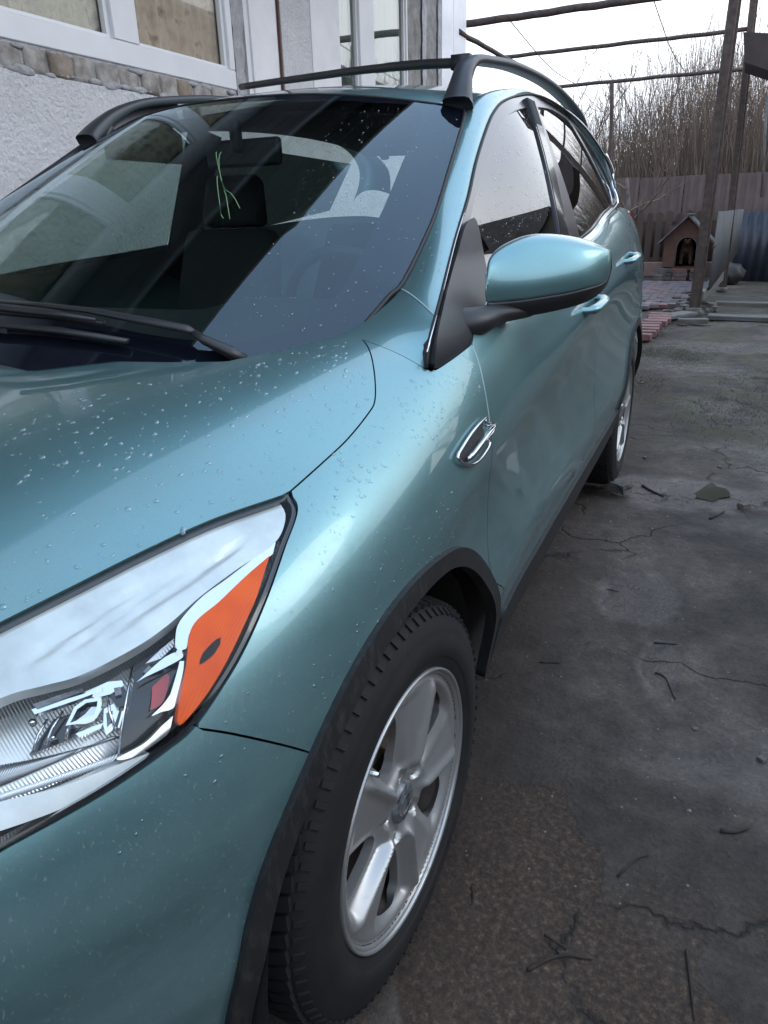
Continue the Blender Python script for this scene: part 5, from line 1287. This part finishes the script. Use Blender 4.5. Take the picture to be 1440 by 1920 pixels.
m = MB(); k = len(V); m.add([(x, 0, z) for x, z in V]+[(x, .025, z) for x, z in V], [tuple(f) for f in F]+[tuple(k+i for i in f[::-1]) for f in F]+[(a, b, k+b, k+a) for a, b in es])
m.build('front_wall', 'kennel_board', e, smooth=False)
m = MB(); tubes = [(x, -.004, z) for x, z in hole]; m.tube(tubes, .012, 5); m.build('doorway_trim', 'kennel_roof', e)
for s_ in (-1, 1): m = MB(); m.box((s_*(W2-.012), DP/2+.026, HW/2), (.024, DP, HW)); m.build('side_wall', 'kennel_board', e, smooth=False)
m = MB(); m.box((0, DP+.04, .35), (2*W2, .025, .7)); m.build('back_wall', 'kennel_board', e, smooth=False)
m = MB(); m.box((0, DP/2, .012), (2*W2-.05, DP, .022)); m.build('floor', 'kennel_board', e, smooth=False)
sl_ = math.atan2(HA-HW, W2)
for s_ in (-1, 1):
    ln_ = W2/math.cos(sl_)+.16; m = MB(); m.box((0, 0, 0), (ln_, DP+.22, .03), Matrix.Rotation(s_*sl_, 3, 'Y')); 
    o = m.build('roof_slope', 'kennel_roof', e, bevel=.004); o.location = (s_*(ln_/2*math.cos(sl_)), DP/2-.03, HA+.02-ln_/2*math.sin(sl_)+.012)
m = MB(); m.box((0, DP/2-.03, HA+.045), (.14, DP+.23, .012)); m.build('ridge_cap', 'grey_sheet', e, smooth=False)
m = MB(); m.box((.02, -.05, -.0), (.46, .10, .03)); m.build('threshold_board', 'kennel_board', e, smooth=False)
# dog (skin modifier body)
def skinobj(name, verts, edges, radii, mt, root=0, sub=2):
    me = bpy.data.meshes.new(name); me.from_pydata(verts, edges, []); o = link(name, me, mt, None)
    sk = o.modifiers.new('k', 'SKIN'); sk.use_smooth_shade = True
    for i, r_ in enumerate(radii): me.skin_vertices[0].data[i].radius = (r_, r_) if not hasattr(r_, '__len__') else r_
    me.skin_vertices[0].data[root].use_root = True
    ss = o.modifiers.new('s', 'SUBSURF'); ss.levels = sub; ss.render_levels = sub; return o
dv = [(0, .34, .16), (0, .22, .24), (0, .10, .33), (0, .05, .40), (0, -.02, .43), (0, -.10, .415), (0, -.155, .395),
      (.075, .06, .22), (.08, .03, .10), (.08, 0, .02), (-.075, .06, .22), (-.08, .03, .10), (-.08, 0, .02),
      (.10, .36, .10), (.12, .22, .05), (-.10, .36, .10), (-.12, .22, .05), (.055, .01, .50), (.065, .015, .535), (-.055, .01, .50), (-.065, .015, .535), (0, .46, .06)]
de = [(0, 1), (1, 2), (2, 3), (3, 4), (4, 5), (5, 6), (2, 7), (7, 8), (8, 9), (2, 10), (10, 11), (11, 12), (0, 13), (13, 14), (0, 15), (15, 16), (4, 17), (17, 18), (4, 19), (19, 20), (0, 21)]
dr = [.13, .13, .12, .085, .085, .045, .03, .05, .032, .035, .05, .032, .035, .07, .04, .07, .04, .028, .010, .028, .010, .03]
dog = skinobj('dog', dv, de, dr, 'dog_fur', 1); dog.location = (KX+.02, KY+.14, KZ+.03)
tag(dog, 'small dark brown dog sitting in the kennel doorway, facing out', 'dog')
for s_ in (-1, 1):
    bm = bmesh.new(); bmesh.ops.create_uvsphere(bm, u_segments=10, v_segments=8, radius=.013); me = bpy.data.meshes.new('eye'); bm.to_mesh(me); bm.free(); o = link('eye', me, 'eye', dog); o.location = (s_*.036, -.092, .455)
bm = bmesh.new(); bmesh.ops.create_uvsphere(bm, u_segments=10, v_segments=8, radius=.016); me = bpy.data.meshes.new('nose'); bm.to_mesh(me); bm.free(); o = link('nose', me, 'black', dog); o.location = (0, -.175, .405)
# bricks carrying the kennel
def rock(name, mt, loc, s_, seed, label=None, cat=None, group=None, parent=None, sub=1):
    bm = bmesh.new(); bmesh.ops.create_cube(bm, size=1); bmesh.ops.subdivide_edges(bm, edges=bm.edges, cuts=2, use_grid_fill=True)
    for v in bm.verts:
        n_ = mn.noise_vector(v.co*1.7+Vector((seed*3.1, seed, 0))); v.co = v.co*(1-.12*v.co.length)+n_*.13; v.co = Vector((v.co.x*s_[0], v.co.y*s_[1], v.co.z*s_[2]))
    bmesh.ops.rotate(bm, verts=bm.verts, matrix=Matrix.Rotation(seed*1.3, 3, 'Z')); me = bpy.data.meshes.new(name); bm.to_mesh(me); bm.free()
    o = link(name, me, mt, parent, smooth=False); o.location = loc
    if label: tag(o, label, cat, group)
    return o
def pbrick(x, y, z, mt, rz, label, group, d=(.24, .115, .065), tilt=0):
    m = MB(); m.box((0, 0, 0), d); o = m.build('brick', mt, bevel=.006); o.location = (x, y, z); o.rotation_euler = (tilt, 0, rz); tag(o, label, 'brick', group); return o
kb = 'bricks carrying the dog kennel'
KBL = ['bottom brick of the front left stack under the kennel', 'middle brick of the front left stack under the kennel', 'top brick of the front left stack under the kennel', 'reddish bottom brick of the front middle stack under the kennel', 'grey middle brick of the front middle stack under the kennel', 'reddish top brick of the front middle stack under the kennel', 'bottom brick of the front right stack under the kennel', 'middle brick of the front right stack under the kennel', 'reddish top brick of the front right stack under the kennel', 'bottom brick of the rear left stack under the kennel', 'middle brick of the rear left stack under the kennel', 'bottom brick of the rear right stack under the kennel', 'middle brick of the rear right stack under the kennel', 'top brick of the rear left stack under the kennel', 'top brick of the rear right stack under the kennel']
for i, (x, y, z) in enumerate([(.20, 13.95, .035), (.20, 13.95, .105), (.20, 13.95, .17), (.45, 13.92, .035), (.46, 13.92, .105), (.45, 13.92, .17), (.75, 13.95, .035), (.75, 13.95, .105), (.75, 13.95, .17), (.2, 14.6, .035), (.2, 14.6, .105), (.75, 14.6, .035), (.75, 14.6, .105), (.2, 14.6, .17), (.75, 14.6, .17)]):
    pbrick(x, y, z, 'red_brick' if i in (3, 5, 8) else 'stone', rp.uniform(-.2, .2), KBL[i], kb)
m = MB(); m.box((.12, 13.7, .05), (.14, .14, .12)); tag(m.build('stone_block', 'stone', bevel=.01), 'dark square stone block at the left front corner of the kennel', 'block')
m = MB(); m.box((-.35, 14.6, .09), (.16, .14, .14)); tag(m.build('stone_block', 'stone', bevel=.01), 'dark stone block by the plinth just behind the car tail', 'block')

# ---- pavers before the kennel
pav = empty('paving', (0, 11.5, 0)); tag(pav, kind='structure'); rq = random.Random(9)
pm = {}
for j in range(34):
    for i in range(9):
        x = -.75+i*.205+(.1 if j % 2 else 0); y = 9.55+j*.112
        lim = .86 if y > 11.2 else .86-(11.2-y)*.22
        if x > lim+.03 or (y < 10.2 and rq.random() < .35): continue
        k = rq.randrange(5)
        if k not in pm: m = MB(); m.box((0, 0, 0), (.196, .103, .05)); pm[k] = m.build('paver', ('paver', 'paver', 'red_brick', 'paver', 'paver')[k], pav, bevel=.004); o = pm[k]
        else: o = pm[k].copy(); COL.objects.link(o)
        o.name = 'paver'; tl = .10 if y < 10.4 else .015
        o.location = (x, y-11.5, .018+rq.uniform(-.004, .006)+(.012 if y < 10.4 else 0)); o.rotation_euler = (rq.uniform(-tl, tl), rq.uniform(-tl, tl), rq.uniform(-.03, .03)*(4 if y < 10.2 else 1))
rbk = 'loose red bricks laid along the edge of the yard behind the car'
NTH = ['nearest', 'second', 'third', 'fourth', 'fifth', 'sixth', 'seventh', 'eighth', 'farthest']
for j in range(9):
    y = 7.1+j*.21; pbrick(.50+rp.uniform(-.02, .03)+j*.012, y, .028, 'red_brick', math.pi/2*0+rp.uniform(-.15, .15), NTH[j]+' red brick, counted from the car, in the loose row behind the rear wheel', rbk, d=(.25, .13, .065), tilt=rp.uniform(-.05, .05))

# ---- boards, rubble
def board(p0, p1, w_, t_, label, z=.03, mt='old_board', lift=0.):
    p0, p1 = np.array(p0, float), np.array(p1, float); c = (p0+p1)/2; d = p1-p0; m = MB(); n = 7; r0 = random.Random(int(abs(p0[0]*100)))
    m.box((0, 0, 0), (np.linalg.norm(d), w_, t_)); o = m.build('plank', mt, bevel=.006); o.location = (c[0], c[1], z); o.rotation_euler = (0, -lift, math.atan2(d[1], d[0])); tag(o, label, 'plank'); return o
board((.96, 9.75), (1.20, 12.6), .09, .13, 'long pale timber lying on edge under the grey corrugated sheet', .20, lift=.03)
board((.62, 8.55), (.90, 9.05), .20, .04, 'broken flat board beside the moss in front of the nearer post', .035)
board((.80, 8.35), (1.12, 8.40), .10, .05, 'short dark board end at the foot of the nearer post', .03)
board((1.10, 8.9), (2.6, 8.75), .22, .05, 'long weathered plank set across the yard, nearest of the two', .015)
board((1.15, 10.3), (2.8, 10.2), .20, .05, 'long weathered plank set across the yard, farther of the two', .015)
for i in range(26):
    x = rp.uniform(.62, 1.18); y = rp.uniform(8.9, 11.8); s_ = rp.uniform(.05, .15); rock('rubble', 'stone', (x, y, s_*.25), (s_, s_*.8, s_*.6), i, 'broken lump of stone in the rubble around the pergola posts', 'stone', 'rubble around the pergola posts')
rock('stone', 'stone', tuple(at(1162, 912, 2, .03)), (.10, .075, .05), 2, 'small broken brick chip lying beside the rear tyre', 'stone')
m = MB(); bm = bmesh.new(); bmesh.ops.create_icosphere(bm, subdivisions=3, radius=.22)
for v in bm.verts: v.co += v.co.normalized()*mn.noise(v.co*9)*.05; v.co.z *= .8
me = bpy.data.meshes.new('b'); bm.to_mesh(me); bm.free(); o = link('rubbish_bag', me, 'mesh_black'); o.location = (1.30, 13.3, .16); tag(o, 'dark bulky sack on the ground at the foot of the blue fence', 'sack')
# moss cushions
def blades(name, n, fx, hmin, hmax, mt, kind='stuff'):
    V, F = [], []
    for k in range(n):
        x, y = fx(); h = rp.uniform(hmin, hmax); a = rp.uniform(0, 6.28); b = len(V); w_ = h*.18; dx, dy = math.cos(a)*w_, math.sin(a)*w_
        V += [(x-dx, y-dy, 0), (x+dx, y+dy, 0), (x+dy*1.5, y-dx*1.5, h)]; F.append((b, b+1, b+2))
    o = link(name, mesh(V, F), mt, None, smooth=False); tag(o, kind=kind); return o
mossc = [(.72, 8.3, .22), (.62, 7.4, .18), (1.0, 6.2, .2), (.75, 5.0, .25), (1.6, 5.2, .35), (1.3, 4.2, .3), (1.9, 12.2, .6), (.7, 6.4, .2), (1.75, 4.3, .3), (1.75, 3.4, .2)]
def mp_(): c = rp.choice(mossc); return rp.gauss(c[0], c[2]*.5), rp.gauss(c[1], c[2])
blades('moss', 16000, mp_, .004, .012, 'moss')

# ---- ground litter
gs = []
for i in range(1500):
    x, y = rp.uniform(.6, 2.4), rp.uniform(.2, 9)**1.0; r = rp.uniform(.0012, .0045)*(1+.16*y); z = gz(x, y)-.012
    gs.append((x, y, z, r))
V, F = [], []
for (x, y, z, r) in gs:
    b = len(V); a0 = rp.random()*6
    V += [(x+r*math.cos(a0+k*1.26)*rp.uniform(.6, 1.2), y+r*math.sin(a0+k*1.26)*rp.uniform(.6, 1.2), z) for k in range(5)]+[(x, y, z+r*.7)]
    F += [(b+k, b+(k+1) % 5, b+5) for k in range(5)]
o = link('grit', mesh(V, F), 'grit', None, smooth=False); tag(o, kind='stuff')
tw = [([(990, 1805), (1030, 1785), (1062, 1779), (1112, 1787)], 'forked dark twig on the ground, lowest in the picture', .004), ([(1160, 1632), (1195, 1600), (1218, 1592)], 'short bent twig on the concrete right of the front wheel', .0028),
      ([(1012, 1232), (1054, 1234)], 'straight dark twig on the concrete behind the front wheel', .003), ([(1230, 1252), (1250, 1262), (1268, 1300)], 'curved twig near the right side of the yard', .0025),
      ([(1352, 1550), (1380, 1553), (1405, 1545)], 'dark twig near the right edge of the picture', .005), ([(1332, 968), (1358, 955)], 'small twig beside the puddle', .006), ([(1140, 1095), (1162, 1100)], 'tiny straw lying on the bare concrete', .002),
      ([(1228, 1193), (1272, 1196)], 'thin straight stick on the concrete in the middle of the yard', .003), ([(1290, 1770), (1297, 1830), (1305, 1900)], 'dark root-like stick at the lower right', .0035), ([(1205, 905), (1230, 918), (1245, 925)], 'small stick lying in the wet strip by the rear wheel', .006)]
for pts, lb, r in tw:
    P_ = [at(x, y, 2, .006) for x, y in crv(pts, 10)]; P_ = [q*[1, 1, 0]+[0, 0, gz(q[0], q[1])-.012+r*.8] for q in P_]
    m = MB(); m.tube(P_, [r*(1-.5*i/len(P_)) for i in range(len(P_))], 6)
    if 'forked' in lb: m.tube([at(1062, 1779, 2, .006), at(1035, 1760, 2, .008), at(1020, 1752, 2, .01)], .003, 5)
    tag(m.build('twig', 'dry_twig'), lb, 'twig')
for (px_, py_, s_, lb) in ((1305, 1513-150, .012, ''), (1430, 1420, .02, 'pale chip of stone near the right edge of the concrete'), (1305, 1360, .013, 'small pale pebble on the dark concrete'), (1350, 870, .02, 'tiny pale stone behind the puddle'), (1205, 718, .03, 'pale pebble right of the rear wheel'), (870+0, 0, 0, ''), (1395, 948, .05, 'black clod of earth at the right of the puddle'), (1210, 855, .018, 'small dark clod beside the rear wheel')):
    if not lb: continue
    q = at(px_, py_, 2, .0); rock('stone', 'bark' if 'clod' in lb else 'stone', (q[0], q[1], gz(q[0], q[1])-.012+s_*.25), (s_, s_*.8, s_*.5), px_, lb, 'stone')
# puddle
pp_ = [(1308, 918), (1322, 908), (1335, 900), (1345, 908), (1362, 912), (1370, 925), (1350, 930), (1338, 936), (1322, 932), (1306, 928)]
P_ = [at(x, y, 2, .004) for x, y in crv(pp_+[pp_[0]], 6)[:-1]]; m = MB(); zt_ = max(gz(q[0], q[1]) for q in P_)-.012+.003
m.add([(q[0], q[1], zt_) for q in P_]+[(q[0], q[1], zt_-.02) for q in P_], [tuple(range(len(P_)))]+[(i, (i+1) % len(P_), len(P_)+(i+1) % len(P_), len(P_)+i) for i in range(len(P_))]); tag(m.build('puddle', 'puddle', smooth=False), kind='structure')

# ---- bare trees
def tree(x, y, h, label, seed, group='bare trees behind the yard', spread=.5, r0=.07, nb=60, lean=0., low=.15):
    e = empty('bare_tree', (x, y, 0)); tag(e, label, 'tree', group); R0_ = random.Random(seed)
    def wander(p, d, ln, n, j):
        pts = [np.array(p)]; d = np.array(d, float)
        for _ in range(n): d = unit(d+np.array([R0_.gauss(0, j), R0_.gauss(0, j), R0_.gauss(0, j*.6)+.04])); pts.append(pts[-1]+d*ln/n)
        return pts
    tr = MB(); br = MB(); tp_ = wander((0, 0, 0), (lean, 0, 1), h*.55, 8, .12)
    tr.tube(tp_, [r0*(1-.6*i/8) for i in range(9)], 7); tr.build('trunk', 'bark', e)
    for k in range(max(4, nb//8)):
        i = R0_.randrange(1, 9); f = i/8; a = R0_.uniform(0, 6.28); ln = h*R0_.uniform(.30, .6)*(1.1-.4*f)
        if tp_[i][2] < h*low: continue
        l1 = wander(tp_[i], (math.cos(a)*spread*1.6, math.sin(a)*spread, .9), ln, 7, .16); ra = r0*.42*(1-.4*f)
        br.tube(l1, [ra*(1-.75*q/7) for q in range(8)], 5, caps=False)
        for _ in range(7):
            j = R0_.randrange(1, 8); a2 = R0_.uniform(0, 6.28); l2 = wander(l1[j], unit(l1[j]-l1[j-1])+np.array([math.cos(a2), math.sin(a2), .5])*.6, ln*R0_.uniform(.25, .55), 5, .2)
            br.tube(l2, [ra*.38*(1-.7*q/5) for q in range(6)], 4, caps=False)
            for _ in range(4):
                j2 = R0_.randrange(1, 6); a3 = R0_.uniform(0, 6.28); l3 = wander(l2[j2], unit(l2[j2]-l2[j2-1])+np.array([math.cos(a3), math.sin(a3), .5])*.7, ln*R0_.uniform(.1, .25), 4, .25)
                br.tube(l3, [.006, .005, .0045, .004, .003], 3, caps=False)
    br.build('branches', 'twig', e)
tree(-.55, 15.5, 3.4, 'gnarled low fruit tree with forked limbs right behind the car tail', 11, r0=.085, nb=64, spread=.9, low=.18)
tree(-1.9, 19, 5.2, 'tall bare tree nearest the house corner, behind the roof rail', 12, nb=90)
tree(-.4, 20, 5.4, 'bare tree with upright shoots left of the thin upright pipe', 13, nb=100)
tree(.9, 21, 5.6, 'bare tree rising behind the dog kennel', 14, nb=100)
tree(2.0, 19.5, 5.0, 'bare tree seen between the two pergola posts', 15, nb=90)
tree(3.2, 18, 4.6, 'bare tree above the blue fence at the right edge', 16, nb=90)
for i, (x, y, h) in enumerate([(7.5, 9, 6), (9, 16, 7), (7, 24, 7.5), (6.8, 3.5, 5.5), (5.4, 33, 8)]): tree(x, y, h, ['bare tree on the right side of the yard nearest the added gate', 'tall bare tree beyond the right side fence', 'bare tree far down the right side of the garden', 'small bare tree at the right, level with the car', 'farthest bare tree of the right hand row'][i], 30+i, 'bare trees along the right side', nb=110, r0=.11)
# thicket: a mass of shoots nobody could count
V, F = [], []; rt = random.Random(21)
for k in range(21000):
    x = rt.uniform(-6, 7); y = rt.uniform(17, 25); hh = (rt.uniform(1.2, 4.4) if rt.random() < .70 else rt.uniform(3.6, 5.9))*(.88+.10*math.sin(x*1.1+1))*(.80+.20*min(1, max(0, (x+2.5)/2.5))); w_ = rt.uniform(.003, .012); ax, ay = rt.gauss(0, .14), rt.gauss(0, .1)
    z0 = rt.uniform(0, .4)*hh; pts = []; px_, py_ = x, y; dx, dy = ax, ay
    nseg = 5
    for i in range(nseg+1):
        pts.append((px_, py_, z0+(hh-z0)*i/nseg)); dx += rt.gauss(0, .07); dy += rt.gauss(0, .07); px_ += dx*(hh-z0)/nseg; py_ += dy*(hh-z0)/nseg
    b = len(V)
    for i, q in enumerate(pts):
        r = w_*(1-.75*i/nseg)
        for j in range(3): V.append((q[0]+r*math.cos(j*2.09), q[1]+r*math.sin(j*2.09), q[2]))
    for i in range(nseg):
        for j in range(3): F.append((b+i*3+j, b+i*3+(j+1) % 3, b+(i+1)*3+(j+1) % 3, b+(i+1)*3+j))
o = link('thicket', mesh(V, F), 'twig', None, smooth=False); tag(o, kind='stuff')
# distant wooded rise behind the shoots
G1 = []
for i, x in enumerate(np.linspace(-30, 30, 121)): G1.append([(x, 30+1.5*math.sin(x*.3), -1), (x, 32, 1.6+.3*mn.noise(Vector((x*.8, 0, 0)))), (x, 38, 2.6+.6*mn.noise(Vector((x*.5, 4, 0)))+.25*mn.noise(Vector((x*3, 4, 0)))), (x, 50, 2.5)])
m = MB(); m.grid(np.array(G1)); tag(m.build('hill', 'hill'), kind='structure')

# ---- neighbouring house at the right, mirrored in the side windows
sh_ = empty('neighbour_house', (9.4, 21.0, 0)); tag(sh_, 'dark neighbouring house with a pitched roof, right of the yard beyond the fences', 'house')
m = MB(); m.box((0, 0, 2.4), (8.4, 7, 4.8)); m.build('wall', 'shed_wall', sh_, smooth=False)
m = MB(); m.add([(-4.5, -3.8, 4.7), (4.5, -3.8, 4.7), (.3, -3.8, 6.9), (-4.5, 3.8, 4.7), (4.5, 3.8, 4.7), (.3, 3.8, 6.9)], [(0, 1, 2), (5, 4, 3), (0, 2, 5, 3), (1, 4, 5, 2), (0, 3, 4, 1)]); m.build('roof', 'kennel_roof', sh_, smooth=False)
c0 = pt(1392, 60, 9.8); m = MB(); 
c1 = [pt(1394, 60, 10), pt(1396, 117, 10), pt(1445, 133, 10), pt(1600, 165, 10), pt(1600, 20, 10), pt(1440, 62, 10)]
m.add([tuple(q) for q in c1]+[tuple(q+np.array([0, 1.6, .1])) for q in c1], [tuple(range(6))[::-1], tuple(range(6, 12))]+[(i, (i+1) % 6, 6+(i+1) % 6, 6+i) for i in range(6)])
tag(m.build('porch_roof', 'soffit', smooth=False), 'dark overhanging roof corner in the top right of the picture', 'roof')
# side fence on the right, unseen but mirrored; near boards raised to darken the bumper
e = empty('board_fence', (5.2, 4, 0)); tag(e, 'long weathered board fence closing the right side of the yard, unseen, its near stretch raised to darken the car', 'fence', 'x'); del e['group']
for k in range(90):
    m = MB(); hb_ = 2.3 if k < 58 else 1.3; m.box((0, -10+k*.19, hb_/2), (.022, .18, hb_+.03*rp.random())); m.build('board', 'picket', e, smooth=False)

# dark gate added behind the camera to cut light on bumper and ground
e = empty('shade_gate', (1.2, -6.0, 0)); tag(e, 'dark sheet metal gate, added out of view to cut light on the bumper', 'gate')
for k in range(5):
    corr('', '', (-3.0+k*1.25, 0), (-3.0+k*1.25+1.2, 0), .08, 3.0, .2, .015, '').build('sheet', 'fence_brown', e, solid=.002)
